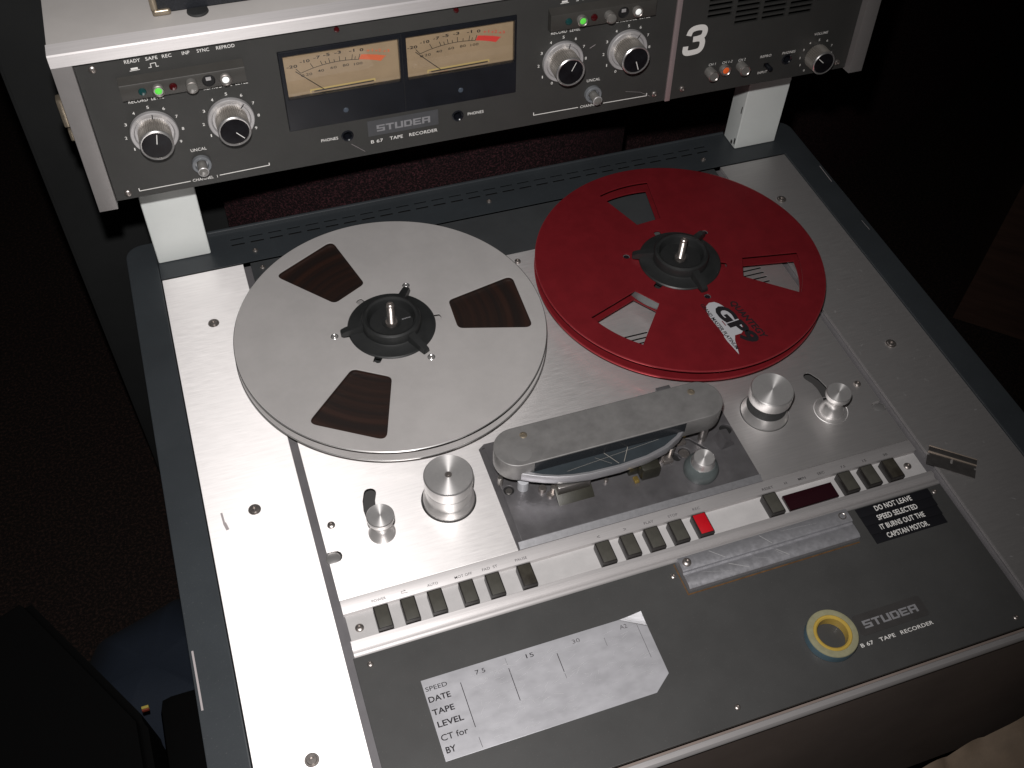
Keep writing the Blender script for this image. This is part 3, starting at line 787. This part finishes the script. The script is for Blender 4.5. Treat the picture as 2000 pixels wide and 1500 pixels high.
# ------------------------------------------------------------------ meter bridge of the recorder
for x0, x1 in ((-181.4, -133.4), (414.8, 462.8)):
    bm = bmesh.new(); add_box(bm, x0, x1, 159.2, 184, 1.1, 128, 1.6, 3)
    po = link('post', soft(from_bm(bm)), white_post, rec)
    if x0 > 0:
        lines('chipped_paint', [(x0 - 0, 0, x0 + .1, .1)], .01, btn_m, po)  if False else None
        box('chip', 414.5, 414.9, 161, 163, 6, 13, btn_m, po)
        box('chip', 414.5, 414.9, 166, 169, 3, 7, btn_m, po); box('chip', 414.5, 414.9, 162, 163.2, 44, 52, btn_m, po)
TOPZ = 260.0
slots2 = []
cols_ = [318.0, 345.6, 372.4, 399.2, 425.8]
for ci, u in enumerate(cols_):
    for k in range(12):
        v = 63.6 + 4.9 * k
        if ci in (0, 4) and k < 2: continue
        if v > 117: continue
        slots2.append(rect(u, u + 23.4, v, v + 3.2))
plate('meter_panel', [rect(-192.9, 286.6, -.2, 122.8)], [rect(-49.2, 143.8, 35.2, 104.9), circle(-3.2, 21.8, 3.7, 28), circle(91.9, 22.1, 3.7, 28)], -2, 0, panel_m, rec, PANEL, bev=.2)
plate('monitor_panel', [rect(292, 474.6, -.2, 122.8)], slots2 + [circle(408, 19.8, 4.4, 28), rect(384.6, 390.4, 15.0, 19.6)], -3, 0, panel_m, rec, PANEL, bev=.12)
box('divider_strip', 286.9, 291.7, -.6, 122.8, -2, 1.2, mat('divider_pink_reflection', (.52, .42, .42), .3, .6), rec, PANEL, bev=.3)  # aluminium strip with a pink reflection painted into its base colour
box('panel_backing', -190, 472, 1, 121, -16, -15, black_in, rec, PANEL)
for x0, x1, lb in ((-207.6, -193.2, 'left grey cheek of the meter bridge'), (474.9, 489.4, 'right grey cheek of the meter bridge')):
    box('cheek', x0, x1, -2.6, 123.2, -90, 7.2, cheek_m, rec, PANEL, bev=.4)['label'] = lb
# bridge housing behind the panel and its top
bm = bmesh.new(); add_box(bm, -192.8, 474.6, 131, 330, 128.0, 258.5)
link('bridge_housing', from_bm(bm), cab_m, rec)
extrude_x('top_trim', [(94.4 + 8.2 - .3, 250.6), (94.4 + 8.2, 259.4), (103.6, 260.4), (117.4, 260.6), (117.8, 260.2), (117.8, 250.6)], -207.4, 489.2, alu_trim, rec)['label'] = 'bright aluminium trim along the top of the meter bridge'
box('top_cover', -206.8, 488.6, 118, 360, 250, 260.0, top_m, rec, bev=.4)
box('side_latch', -212.0, -207.7, 104, 112, 200, 224, corner_m, rec, bev=1.2)
box('side_latch', -211.0, -207.7, 106, 112, 186, 196, corner_m, rec, bev=1.2)

# meters
plate('meter_bezel', [round_poly(rect(-49.0, 143.6, 35.4, 104.7), 1)], [rect(-45.6, 45.3, 63.6, 100.6), rect(51.2, 141.9, 63.6, 100.6)], -4, .9, blk_gloss, rec, PANEL, bev=.3)
lines('bezel_seam', [(47.4, 36, 47.4, 104)], .4, black_in, rec, PANEL, z=1.0)
pvx, pvy, n0 = -1.0, 51.0, -4.6
for du, redm in ((0, paint_org), (96.4, paint_red)):
    vm = box('vu_meter', -46.5 + du, 46.3 + du, 62.5, 101.5, -9, -5, vu_face, rec, PANEL)
    vm['label'] = ('right' if du else 'left') + ' cream volume unit meter'
    zt = -4.85
    for body, u, v in (('-20', -39, 88.3), ('-10', -28.6, 91.3), ('-7', -18.9, 92.9), ('-5', -11.2, 93.8), ('-3', -2.3, 94.2), ('-1', 8.8, 93.9), ('0', 16.6, 93.3)):
        wd = {'-20': 8.4, '-10': 7.8, '0': 3.0, '-1': 4.4}.get(body, 5.2)
        text(body, u + du - wd / 2, u + du + wd / 2, v - 1.2, 2.5, paint_k, vm, PANEL, z=zt, bold=.22)
    for body, u, v in (('+1', 22.9, 91.7), ('+2', 29.6, 90.6), ('+3', 36.2, 89)):
        text(body, u + du - 2.6, u + du + 2.6, v - 1.2, 2.4, redm, vm, PANEL, z=zt, bold=.1)
    for body, u, v in (('0', -31.6, 79.6), ('20', -26.6, 79.9), ('40', -17.1, 81.3), ('60', -6.9, 82.3), ('80', 3.0, 82.6), ('100', 12.9, 82.2)):
        wd = {'0': 2.6, '100': 6.8}.get(body, 5.0)
        text(body, u + du - wd / 2, u + du + wd / 2, v - 1.1, 2.1, paint_k, vm, PANEL, z=zt, bold=.05)
    AR, acx, acy = 100.0, -1.5, -13.2
    def arc(u): return acy + math.sqrt(AR ** 2 - (u - acx) ** 2)
    sg = []
    us = [-33 + k * 46.6 / 18 for k in range(19)]
    for a, b in zip(us, us[1:]): sg.append((a + du, arc(a), b + du, arc(b), .45))
    for u, l in ((-33, 5.4), (-22.6, 4.6), (-15.4, 3.8), (-12.3, 2.6), (-9.2, 4.2), (-5.6, 2.4), (-1.4, 4.2), (3.2, 2.6), (8.2, 4.4), (10.6, 2.6), (13.6, 4.6)):
        d = Vector((u - pvx, (arc(u) - 40))).normalized()
        sg.append((u + du, arc(u) + .1, u + du + d.x * l, arc(u) + .1 + d.y * l, .5))
    for u, l in ((20, 4.2), (26.4, 3.8), (32, 4.4)):
        pass
    lines('meter_scale', sg, .3, paint_k, vm, PANEL, z=zt)
    bm = bmesh.new(); K = 12; A_, B_ = [], []
    for k in range(K + 1):
        u = 13.8 + k * (31.2 - 13.8) / K; A_.append(bm.verts.new((u + du, arc(u), zt))); u2 = u + 2.1 + k * .17
        B_.append(bm.verts.new((u2 + du, arc(u) + 3.9, zt)))
    for k in range(K): bm.faces.new((A_[k], A_[k + 1], B_[k + 1], B_[k]))
    link('red_zone', from_bm(bm), redm, vm, PANEL)
    lines('meter_scale', [(21 + du, arc(20) + 3.0, 21.6 + du, arc(20) + 4.6), (27.6 + du, arc(26) + 3.2, 28.6 + du, arc(26) + 4.8), (35 + du, arc(31.2) + 3.0, 35.8 + du, arc(31.2) + 4.2)], .3, redm, vm, PANEL, z=zt)
    box('needle', -.24, .24, 0, 28.6, -.12, .12, black_in, vm, PANEL, loc=(-16 + du, 65.2, -3.4), rot=Matrix.Rotation(math.radians(47), 4, 'Z'))
    lines('brass_strip', [(-27.6 + du, 65.9, 25.4 + du, 66.6, 1.3), (-27.2 + du, 65.3, -27.2 + du, 63.7, 1.0), (25.0 + du, 66.0, 25.0 + du, 64.6, 1.0)], 1, vu_brass, vm, PANEL, z=-4.7)
    lines('needle_slot', [(-24.5 + du, 64.6, 24 + du, 65.2, 1.0)], 1, btn_m, vm, PANEL, z=-4.6)
    box('window_edge', -45.4 + du, 45.1 + du, 99.4, 99.9, -4.8, -4.2, led_r, vm, PANEL)
    link('meter_glass', plate_me([rect(-45.5 + du, 45.2 + du, 63.7, 100.5)], [], -1.2, -1.0), glass_m, vm, PANEL)
    lathe('meter_screw', [(0, .4), (1.8, .4), (2.2, 0)], mat('slate_screw', (.05, .065, .085), .4), vm, PANEL, loc=(-2 + du * 1.006, 46.5, .9), segs=20)

# level knobs
def knurl_me(r, h, n=42, taper=0.0, z0=0):
    bm = bmesh.new(); lo, hi = [], []
    for k in range(n * 2):
        a = math.pi * k / n; rr_ = r if k % 2 == 0 else r - .8
        lo.append(bm.verts.new((rr_ * math.cos(a), rr_ * math.sin(a), z0))); hi.append(bm.verts.new(((rr_ - taper) * math.cos(a), (rr_ - taper) * math.sin(a), h)))
    for k in range(2 * n): bm.faces.new((lo[k], lo[(k + 1) % (2 * n)], hi[(k + 1) % (2 * n)], hi[k]))
    bm.faces.new(hi)
    return from_bm(bm)
kn = knurl_me(12.5, 19.6, z0=.5); kn2 = knurl_me(11.6, 14.6, taper=.6, z0=.3)
skirt_p = lathe_me([(0, 1.6), (14.2, 1.6), (15.2, 3.6), (17.3, 3.9), (17.9, 3.2), (18.0, .0)], 72)
ringm = lathe_me([(0, -.8), (11.0, -.8), (11.1, .4), (11.9, .6), (12.6, 0), (12.6, -1.4)], 56)
capm = lathe_me([(0, .1), (10.8, .1), (11.0, -.2)], 48)
def knob(u, v, ang, skirt_ang=None, big=True):
    k = link('level_knob', kn if big else kn2, knurl_m, rec, PANEL, (u, v, 0))
    h = 19.8 if big else 14.8; s = 1.0 if big else .88
    link('rim', ringm, alu_cyl, k, PANEL, (u, v, h), Matrix.Scale(s, 4))
    link('cap', capm, knob_cap_m, k, PANEL, (u, v, h), Matrix.Scale(s, 4))
    a = math.radians(ang); ir, orr = 1.2 * s, 9.4 * s
    lines('pointer_line', [(u + ir * math.cos(a), v + ir * math.sin(a), u + orr * math.cos(a), v + orr * math.sin(a))], .6, paint_w, k, PANEL, z=h + .25)
    if skirt_ang is not None:
        link('skirt', skirt_p, skirt_m, k, PANEL, (u, v, 0))
        a = math.radians(skirt_ang)
        lines('skirt_mark', [(u + 12.6 * math.cos(a), v + 12.6 * math.sin(a), u + 17 * math.cos(a), v + 17 * math.sin(a))], .7, paint_k, k, PANEL, z=4.0)
    return k
for (u, v, ang, sk, lo_) in ((-151, 55.8, 79, 84, 'left record level knob'), (-92.4, 56.2, -47, 47, 'left reproduce level knob'), (185.1, 57.2, 62, 73, 'right record level knob'), (244, 57.8, -72, 55, 'right reproduce level knob')):
    knob(u, v, ang, sk)['label'] = lo_
    for d in range(10 if v < 0 else 11):
        a = math.radians(90 - 31.2 * (d - 5)); rr_ = 21.4
        x, y = u + rr_ * math.cos(a), v + rr_ * math.sin(a)
        if d == 10: continue
        hw = .4 if d == 1 else .9
        text(str(d), x - hw, x + hw, y - 1.25, 2.5, paint_w, rec, PANEL, bold=.08, name='scale_number')
knob(438.6, 18.2, 140, None, False)['label'] = 'small volume knob'
for d, (x, y) in enumerate(((429.5, 4.7), (423.9, 11.1), (422.1, 18.7), (424.1, 26.4), (429.4, 32.3), (438.6, 34), (447.4, 31.9), (453.6, 26.1), (455.1, 18.2))):
    text(str(d), x - (.35 if d == 1 else .8), x + (.35 if d == 1 else .8), y - 1.1, 2.2, paint_w, rec, PANEL, bold=.12, name='scale_number')

# switch bars
def rod(name, u, v, r, n0_, n1_, mt, parent=rec, dome=True, label=None):
    pr = [(r, n0_), (r, n1_ - r * .25), (r * .85, n1_), (0, n1_ + (.25 * r if dome else 0))]
    o = lathe(name, pr, mt, parent, PANEL, (u, v, 0), 28)
    if label: o['label'] = label
    return o
for u0, u1, dv in ((-166.6, -75.3, 0), (170.6, 264.0, 1.2)):
    b = bmesh.new()
    pr = [(87.8, 0.05), (88.8, 6.8), (89.2, 7), (100.8 + dv, 7), (101.2 + dv, 6.8), (104.6 + dv, .05)]
    a_ = [b.verts.new((u0, y, z)) for y, z in pr]; b_ = [b.verts.new((u1, y, z)) for y, z in pr]
    for k in range(6): b.faces.new((a_[k], a_[(k + 1) % 6], b_[(k + 1) % 6], b_[k]))
    b.faces.new(a_); b.faces.new(list(reversed(b_)))
    bar = link('switch_bar', soft(from_bm(b), 30), mat('switch_bar_paint', (.042, .040, .036), .45, 0, var=.1, vscale=40), rec, PANEL)
    bar['label'] = ('right' if u0 > 0 else 'left') + ' raised switch and lamp bar'
    B0 = u0 + 166.6; vv_ = 94.6 + dv
    rod('indicator_lens', -151.3 + B0, vv_, 2.9, 7, 8.4, led_g, bar)
    c = rod('lamp_button', -140.0 + B0, vv_, 4.3, 7, 10.5, lens_c, bar, False); lathe('ring', [(4.4, 0), (4.6, .5), (3.9, .8), (3.4, .3)], steel, bar, PANEL, (-140 + B0, vv_, 10.4), 32)
    lathe('lit_lamp', [(0, .3), (2.2, .2), (2.6, 0)], lamp_g, bar, PANEL, (-140.0 + B0, vv_ + .2, 10.7), 24)
    rod('indicator_lens', -129.0 + B0, vv_ + .2, 2.9, 7, 8.6, led_r, bar)
    rod('lamp_button', -115.8 + B0, vv_, 4.3, 7, 14.5, lens_c, bar); lathe('ring', [(4.4, 0), (4.6, .5), (3.9, .8), (3.4, .3)], steel, bar, PANEL, (-115.8 + B0, vv_, 13), 32)
    lathe('open_socket', [(0, -.1), (4.0, -.1), (4.3, .4), (4.7, .3), (4.9, 0)], black_in, bar, PANEL, (-102.9 + B0, vv_ + .2, 7.12), 32)
    box('socket_tab', -104.8 + B0, -101.0 + B0, vv_ + .6, vv_ + 3.4, 7.2, 7.7, skirt_m, bar, PANEL, bev=.15)
    rod('lamp_button', -90.7 + B0, vv_, 4.3, 7, 9.8, lens_c, bar, False); lathe('ring', [(4.4, 0), (4.6, .5), (3.9, .8), (3.4, .3)], steel, bar, PANEL, (-90.7 + B0, vv_, 9.7), 32)
    lathe('lit_lamp', [(0, .3), (2.2, .2), (2.6, 0)], lamp_w, bar, PANEL, (-90.7 + B0, vv_ + .2, 10), 24)
    # printing shared by both channels
    for body, x0, x1 in (('READY', -158.4, -147.2), ('SAFE', -143.4, -134.8), ('REC', -131.6, -124.8), ('INP', -117.3, -111.8), ('SYNC', -106.5, -97.6), ('REPROD', -92.4, -78.9)):
        text(body, x0 + B0, x1 + B0, 114.5, 2.7, paint_w, rec, PANEL, bold=.07)
    text('RECORD  LEVEL', -163.4 + B0, -137.6 + B0, 82.4, 2.8, paint_w, rec, PANEL, bold=.07)
    text('REPRODUCE  LEVEL', -107.7 + B0, -74.4 + B0, 83.6, 2.8, paint_w, rec, PANEL, bold=.07)
    text('UNCAL', -128.1 + B0 * .9995, -115.8 + B0, 32.4, 2.7, paint_w, rec, PANEL, bold=.07)
    lines('switch_symbol', [(-156.3 + B0, 108.3, -149 + B0, 108.5, .5), (-155.2 + B0, 109.7, -150.2 + B0, 109.8, 1.6), (-142.8 + B0, 108.7, -140.6 + B0, 108.7, .5), (-140.9 + B0, 108.5, -140.9 + B0, 111.6, .5),
                             (-141.1 + B0, 111.7, -137 + B0, 111.9, .5), (-137.2 + B0, 111.9, -137.2 + B0, 108.7, .5), (-137.4 + B0, 108.8, -135.4 + B0, 108.9, .5)], .5, paint_w, rec, PANEL)
    ub = lathe('uncal_button', [(0, .8), (4.8, .8), (5.3, 3.6), (7.0, 3.9), (7.6, 3.2), (7.7, 0)], mat('smoky_collar', (.16, .17, .18), .25, 0, coat=.4), rec, PANEL, (-122.3 + B0 * 1.0005, 20.6, 0), 40)
    rod('plunger', -122.3 + B0, 20.6, 3.9, .6, 13.6, lens_c, ub); lathe('ring', [(3.9, 0), (4.2, .5), (3.6, .9), (3.2, .5)], skirt_m, ub, PANEL, (-122.3 + B0, 20.6, 12.4), 28)
lines('channel_bracket', [(-174.4, 5.5, -134, 6.0), (-174.2, 5.8, -174.2, 8.2), (-110.6, 6.7, -69.8, 7.6), (-70, 7.7, -70, 10)], .7, paint_w, rec, PANEL)
text('CHANNEL  1', -132.2, -112.4, 4.9, 2.6, paint_w, rec, PANEL, bold=.07)
lines('channel_bracket', [(160.4, 9.3, 202.3, 9.1), (160.6, 9.5, 160.6, 12), (226.3, 8.8, 268.4, 8.3), (268.2, 8.4, 268.2, 11)], .7, paint_w, rec, PANEL)
text('CHANNEL  2', 204.3, 224.6, 7.8, 2.6, paint_w, rec, PANEL, bold=.07)
for u, v in ((-181.1, 114.0), (-183.2, 5.6), (276, 8.8), (303.4, 8.9), (464.2, 7)): screw(scr_dome, u, v, 0, PANEL, steel, .95)
for u, v in ((-1.9, 116), (93, 116.9)): rod('peak_lamp', u, v, 2.1, 0, 1.8, led_r)
for u, v in ((-3.2, 21.8), (91.9, 22.1), (408, 19.8)):
    lathe('phone_socket', [(3.4, -9), (3.4, .2), (4.2, .9), (5.0, .6), (5.2, 0)], blk_gloss, rec, PANEL, (u, v, 0), 36)
for body, x0, x1, v, c in (('PHONES', -25.2, -11.2, 20.2, 2.7), ('PHONES', 100.8, 114.9, 20.8, 2.7), ('B 67', 15.8, 26.1, 10.4, 3.1), ('TAPE', 32, 43.3, 10.7, 3.1), ('RECORDER', 48.9, 73.6, 10.7, 3.1),
                        ('CH 1', 327, 333.9, 27, 2.5), ('CH 1-2', 340.5, 350.6, 26.7, 2.5), ('CH 2', 356.8, 364, 26.4, 2.5), ('REPRO', 379, 390.4, 25.8, 2.5), ('INPUT', 379.4, 389.6, 9.6, 2.4), ('PHONES', 401.7, 415.4, 25.5, 2.5), ('VOLUME', 431.8, 446, 39.2, 2.5)):
    text(body, x0, x1, v, c, paint_w, rec, PANEL, bold=.05, shear=.15 if x0 > 310 else 0)
bp = plate('badge', [rect(14.2, 74.8, 17.6, 31.9)], [], .02, .4, mat('badge_grey', (.062, .064, .068), .3, 0, var=.08, vscale=60), rec, PANEL, bev=.1)
logo(21.6, 67.6, 21.1, 6.1, paint_g2, bp, PANEL, .52)
def stroke(pts, wd, x0, y0, w_, h_, sh, z, bm):
    P = [Vector((x0 + (x + sh * y) * w_, y0 + y * h_)) for x, y in pts]
    # smooth the path
    for _ in range(3):
        Q = [P[0]]
        for a, b in zip(P, P[1:]): Q += [a * .75 + b * .25, a * .25 + b * .75]
        P = Q + [P[-1]]
    pv = None
    for i, p in enumerate(P):
        t = (P[min(i + 1, len(P) - 1)] - P[max(i - 1, 0)]).normalized(); n_ = Vector((-t.y, t.x)) * wd / 2
        c = (bm.verts.new((p.x + n_.x, p.y + n_.y, z)), bm.verts.new((p.x - n_.x, p.y - n_.y, z)))
        if pv: bm.faces.new((pv[0], pv[1], c[1], c[0]))
        pv = c
bm = bmesh.new()
stroke([(.06, .70), (.10, .92), (.45, .98), (.84, .92), (.86, .60), (.58, .54), (.34, .535)], 5.2, 298.6, 43.2, 19, 24.4, .20, .13, bm)
stroke([(.34, .535), (.72, .54), (.90, .40), (.90, .06), (.50, .015), (.10, .03), (.06, .30)], 5.2, 298.6, 43.2, 19, 24.4, .20, .15, bm)
link('number', from_bm(bm), paint_w, rec, PANEL)
for u, n_, lm in ((328.6, 9.5, None), (343.4, 4.0, lamp_o), (360.2, 9.5, None)):
    c = rod('monitor_button', u, 21.6, 4.9, 0, n_, lens_c, rec, False)
    lathe('ring', [(4.9, 0), (5.2, .5), (4.5, .9), (3.9, .3)], steel, c, PANEL, (u, 21.6, n_ - .3), 32)
    if lm: lathe('lit_lamp', [(0, .3), (2.6, .2), (3.0, 0)], lm, c, PANEL, (u, 21.9, n_ + .1), 24)
rod('toggle_switch', 388.4, 16.6, 2.2, -1, 7, blk_gloss)
lines('panel_scratch', [(-.8, 13.5, 10, 4, .25), (209.5, 64.5, 214.5, 67, .5), (247, 16.5, 262, 13, .2), (262, 13, 272, 7, .2)], .3, dull_scr, rec, PANEL)

# ------------------------------------------------------------------ reels
def flange_me(wins, notches, z0, z1, hole_r=34.5, bev=.35, R=133.35, rivets=()):
    hole = []
    n = 180
    for k in range(n):
        a = 360 * k / n
        r = hole_r
        for c in notches:
            d = abs((a - c + 180) % 360 - 180)
            if d < 5.2: r = max(r, 43.6 - 1.4 * (d / 5.2) ** 2)
        hole.append(pol(r, a))
    return plate_me([circle(0, 0, R, 200)], [hole] + wins, z0, z1, bev)
def win_straight(c):
    return round_poly([pol(57.2, c - 17.6), pol(122, c - 15.6), pol(122, c + 15.6), pol(57.2, c + 17.6)], 6, 6)
def win_arc(c, ri=59.6, ro=112.5, hi_=12.2, ho=13.6):
    o_ = [pol(ri, c - hi_)] + [pol(ro, c - ho + 2 * ho * k / 12) for k in range(13)] + [pol(ri, c + hi_)]
    return o_

silver = empty('silver_reel', (0, 0, 12), 'full silver aluminium tape reel on the left spindle', 'tape reel')
fm = flange_me([win_straight(c) for c in (-2.3, 117.7, -122.3)], (-2.5, 117.5, -122.5, 57.5, 177.5, -62.5), 22.8, 24.0)
link('top_flange', fm, alu_reel, silver)
fm = flange_me([win_straight(c) for c in (-2.3, 117.7, -122.3)], (-2.5, 117.5, -122.5), 12.2, 13.4, R=133.9)
link('bottom_flange', fm, alu_reel, silver)
lathe('flange_edge', [(133.2, 22.9), (133.75, 23.1), (133.75, 23.75), (133.2, 24.02)], alu_edge, silver, segs=180)
lathe('flange_edge', [(133.7, 12.3), (134.3, 12.5), (134.3, 13.2), (133.7, 13.42)], alu_edge, silver, segs=180)
tp = lathe('wound_tape', [(50.2, 14.2), (50.2, 21.6), (127.2, 21.6), (127.2, 14.2), (50.2, 14.2)], tape_m, silver, segs=160)
lathe('reel_core', [(46, 13.5), (46, 22.7), (50, 22.7), (50, 13.5)], alu_reel, silver, segs=96)
for a in (57.5 + 3, 177.5, -62.5 - .5):
    x, y = pol(49.6, a)
    lathe('rivet', [(0, .5), (1.2, .5), (1.5, .1), (2.2, .6), (2.8, .5), (3.4, .02)], alu_edge, silver, loc=(x, y, 24), segs=20)

red = empty('red_reel', (273.2, .4, 12), 'empty red anodised tape reel on the right spindle', 'tape reel')
RC = (273.2, .4)
red_edge = mat('red_edge_highlight', (.42, .05, .06), .3, .6)  # lighter red paints the highlight lines along the flange rims
for z_ in (22.7, 11.3):
    lathe('flange_edge', [(132.9, z_ - .1), (133.7, z_ + .1), (133.7, z_ + 1.0), (132.7, z_ + 1.36)], red_edge, red, loc=(*RC, 0), segs=180)
wr = [win_arc(c) for c in (-24.6, 95.4, -144.6)]
fm = flange_me(wr + [circle(*pol(49, a), 3.1, 24) for a in (-84, 36, 156)], (-24, 96, -144, -84, 36, 156), 22.6, 24.0, bev=.45)
link('top_flange', fm, red_an, red, loc=(*RC, 0))
fm = flange_me(wr, (-24, 96, -144), 11.2, 12.6, bev=.45)
link('bottom_flange', fm, red_an, red, loc=(*RC, 0))
lathe('reel_core', [(46, 12.7), (46, 22.5), (57.6, 22.5), (57.6, 12.7)], mat('grey_core', (.16, .17, .17), .4, .4), red, loc=(*RC, 0), segs=96)
for a in (-84, 36, 156):
    x, y = pol(49, a, RC)
    lathe('rivet', [(0, .6), (1.2, .5), (2.6, 0)], blk_gloss, red, loc=(x, y, 22.5), segs=18)
# print on the red reel: white swoosh and black lettering, running along -75 degrees
A0 = -78.0
LX = Matrix.Rotation(math.radians(-90 + 0), 4, 'Z')
def to_logo(pts): return pts
sw = [(280.5, -57.0), (275.5, -56.6), (271.4, -59.4), (269.0, -65), (268.4, -71), (269.2, -79), (270.4, -88), (270.9, -96.4), (270.2, -97.2), (270.6, -103.1), (272.0, -110.5), (273.5, -119.6), (275.6, -112), (277.4, -104.2),
      (280.2, -98.6), (286.5, -98.2), (290.5, -95), (292, -86), (291.6, -78), (289.8, -70.5), (286.2, -64.4), (283.6, -60)]
bm = bmesh.new(); bm.faces.new([bm.verts.new((x, y, 24.10)) for x, y in sw])
bmesh.ops.triangulate(bm, faces=bm.faces)
link('printed_swoosh', from_bm(bm), mat('swoosh_print', (.40, .40, .42), .5), red)
# thin red gaps inside the swoosh
lines('swoosh_gap', [(276.8, -80, 277.6, -86, .9)], 1.5, red_an, red, z=24.17)
def rtext(body, p0, p1, cap, bold, z, shear=0.0, mt=paint_k):
    d = Vector(p1) - Vector(p0); ln = d.length
    me = text_me(body, 0, ln, 0, cap, bold, shear, 1.0)
    return link('lettering', me, mt, red, DECK, (p0[0], p0[1], z), Matrix.Rotation(math.atan2(d.y, d.x), 4, 'Z'))
rtext('QUANTEGY', (293.2, -61.6), (301.6, -109.6), 6.2, .32, 24.2, .15)
rtext('GP9', (273.6, -65.0), (285.4, -113.0), 15.4, .5, 24.3, .1)
rtext('GRAND MASTER PLATINUM', (266.6, -56.6), (273.4, -114.2), 3.6, .2, 24.4, .15)

for cx, cy, off, lb in ((0, 0, -62.5, 'black plastic hub adapter in the centre of the silver reel'), (RC[0], RC[1], -84.0, 'black plastic hub adapter in the centre of the red reel')):
    h = empty('hub_adapter', (cx, cy, 24), lb, 'hub adapter', 'hub adapters locking the two reels')
    lathe('base_disc', [(0, 22), (37.8, 22), (37.9, 24.6), (37.0, 25.6), (27, 26.6), (25.4, 27.4)], hub_m, h, loc=(cx, cy, 0), segs=96)
    lathe('hub_ring', [(25.6, 25), (25.4, 33.5), (24.6, 35.2), (22.6, 36.2), (20.6, 35.4), (19.6, 33.4), (19.0, 29), (18.6, 28), (8, 28), (7, 27.2), (5.4, 27), (5.2, 24)], hub_m, h, loc=(cx, cy, 0), segs=96)
    for k in range(3):
        a = off + 120 * k
        bm = bmesh.new()
        q = [(22, -4.6, 26), (44.2, -3.4, 24.05), (44.2, 3.4, 24.05), (22, 4.6, 26), (22, -3.4, 34.6), (40, -2.8, 30.4), (40, 2.8, 30.4), (22, 3.4, 34.6), (44.0, -2.6, 28.4), (44.0, 2.6, 28.4)]
        vv = [bm.verts.new(p) for p in q]
        for f in ((3, 2, 1, 0), (0, 1, 8, 5, 4), (4, 5, 6, 7), (2, 3, 7, 6, 9), (1, 2, 9, 8), (5, 8, 9, 6), (0, 4, 7, 3)): bm.faces.new([vv[t] for t in f])
        bmesh.ops.bevel(bm, geom=list(bm.edges), offset=.5, segments=2, affect='EDGES')
        link('locking_lug', soft(from_bm(bm)), hub_m, h, loc=(cx, cy, 0), rot=Matrix.Rotation(math.radians(a), 4, 'Z'))
    if cx == 0: text('PRODIGI', 9.5, 17.4, 1.6, 1.4, paint_w, h, z=28.15, bold=.1) if False else lines('worn_lettering', [(9.4, .8, 11.2, 1.0, 1.2), (11.6, 1, 13, 1.2, 1.2), (13.4, 1.2, 14.6, 1.4, 1.2), (15, 1.4, 17.2, 1.4, .9)], 1, paint_g2, h, z=28.12)
    # threaded spindle belongs to the recorder
    tp_ = [(5.2, 24), (5.2, 29.4), (3.4, 29.6)]
    for k in range(13): tp_ += [(3.45, 30 + k * 1.45), (2.75, 30.7 + k * 1.45)]
    tp_ += [(3.4, 49.2), (3.2, 50.2), (2.2, 51.2), (1.2, 51.3), (1.0, 50.4), (0, 50.3)]
    lathe('threaded_spindle', tp_, steel, rec, loc=(cx, cy, 0), segs=24)

# ------------------------------------------------------------------ loose things
roll = empty('leader_tape_roll', (226.2, -366, 0), 'roll of pale blue leader tape on a yellow core lying beside the front badge', 'tape roll')
rx, ry = 226.4, -366.4
lathe('core', [(13.9, .4), (13.9, 8.6), (13.2, 9.3), (12.2, 9.2), (11.2, 8.2), (11.0, 6), (11.0, .3), (13.9, .3)], core_y, roll, loc=(rx, ry, 0), segs=72)
lathe('winding', [(13.95, .6), (13.95, 8.4), (16.5, 8.7), (18.2, 8.3), (18.6, 7.6)], wind_c, roll, loc=(rx, ry, 0), segs=72)
lathe('outer_turns', [(18.6, 7.6), (18.75, 7.0), (18.75, .5), (17.6, .2), (14, .2)], wind_b, roll, loc=(rx, ry, 0), segs=72)

rz = empty('razor_blade', (402, -260, 0), 'single edged razor blade lying on the right aluminium wing', 'razor blade')
a = Vector((393.2, -240.9)); b = Vector((422.6, -265.5)); dx = (b - a).normalized(); ang = math.atan2(dx.y, dx.x)
ROT = Matrix.Rotation(ang, 4, 'Z')
plate('blade', [[(0, -1), (38.4, -1), (38.4, -9), (37, -9), (37, -11), (38.6, -11), (38.6, -19.6), (-.6, -19.6), (-.6, -9.6), (1, -9.6), (1, -7.6), (0, -7.6)]], [round_poly(rect(18, 20, -12, -7.2), 1)], 1.0, 1.35, blade_m, rz, loc=(a.x, a.y, 0), rot=ROT)
sp_ = box('spine', -.2, 38.6, -6.0, -.4, .3, 2.0, blade_m, rz, bev=.3, loc=(a.x, a.y, 0), rot=ROT)
for y0 in (-6.6, -.6): box('spine_edge', -.2, 38.6, y0, y0 + .75, .3, 2.3, blade_b, sp_, bev=.2, loc=(a.x, a.y, 0), rot=ROT)

case = empty('black_case', (-20, 200, 260), 'black vinyl covered case with a metal corner standing on the meter bridge', 'case')
box('case_body', -128.6, 130, 134.4, 330, 261.4, 400, case_m, case, bev=3)
bm = bmesh.new()
add_box(bm, -131.0, -117.5, 132.6, 150, 260.2, 265.4, 2.3, 3)
add_box(bm, -131.4, -126.2, 133.0, 150, 264.2, 292, 2.3, 3)
cr = link('metal_corner', soft(from_bm(bm), 60), corner_m, case)
lathe('rivet', [(0, .6), (1.6, .3), (2.2, 0)], chrome, case, loc=(-128.6, 132.9, 276), rot=Matrix.Rotation(math.pi / 2, 4, 'X'), segs=16)
for x, y in ((-99, 141), (115, 141)): lathe('rubber_foot', [(7.6, 260.1), (8.0, 260.6), (7.6, 262.2), (0, 262.2)], rubber, case, loc=(x, y - 8.6, 0), segs=32)
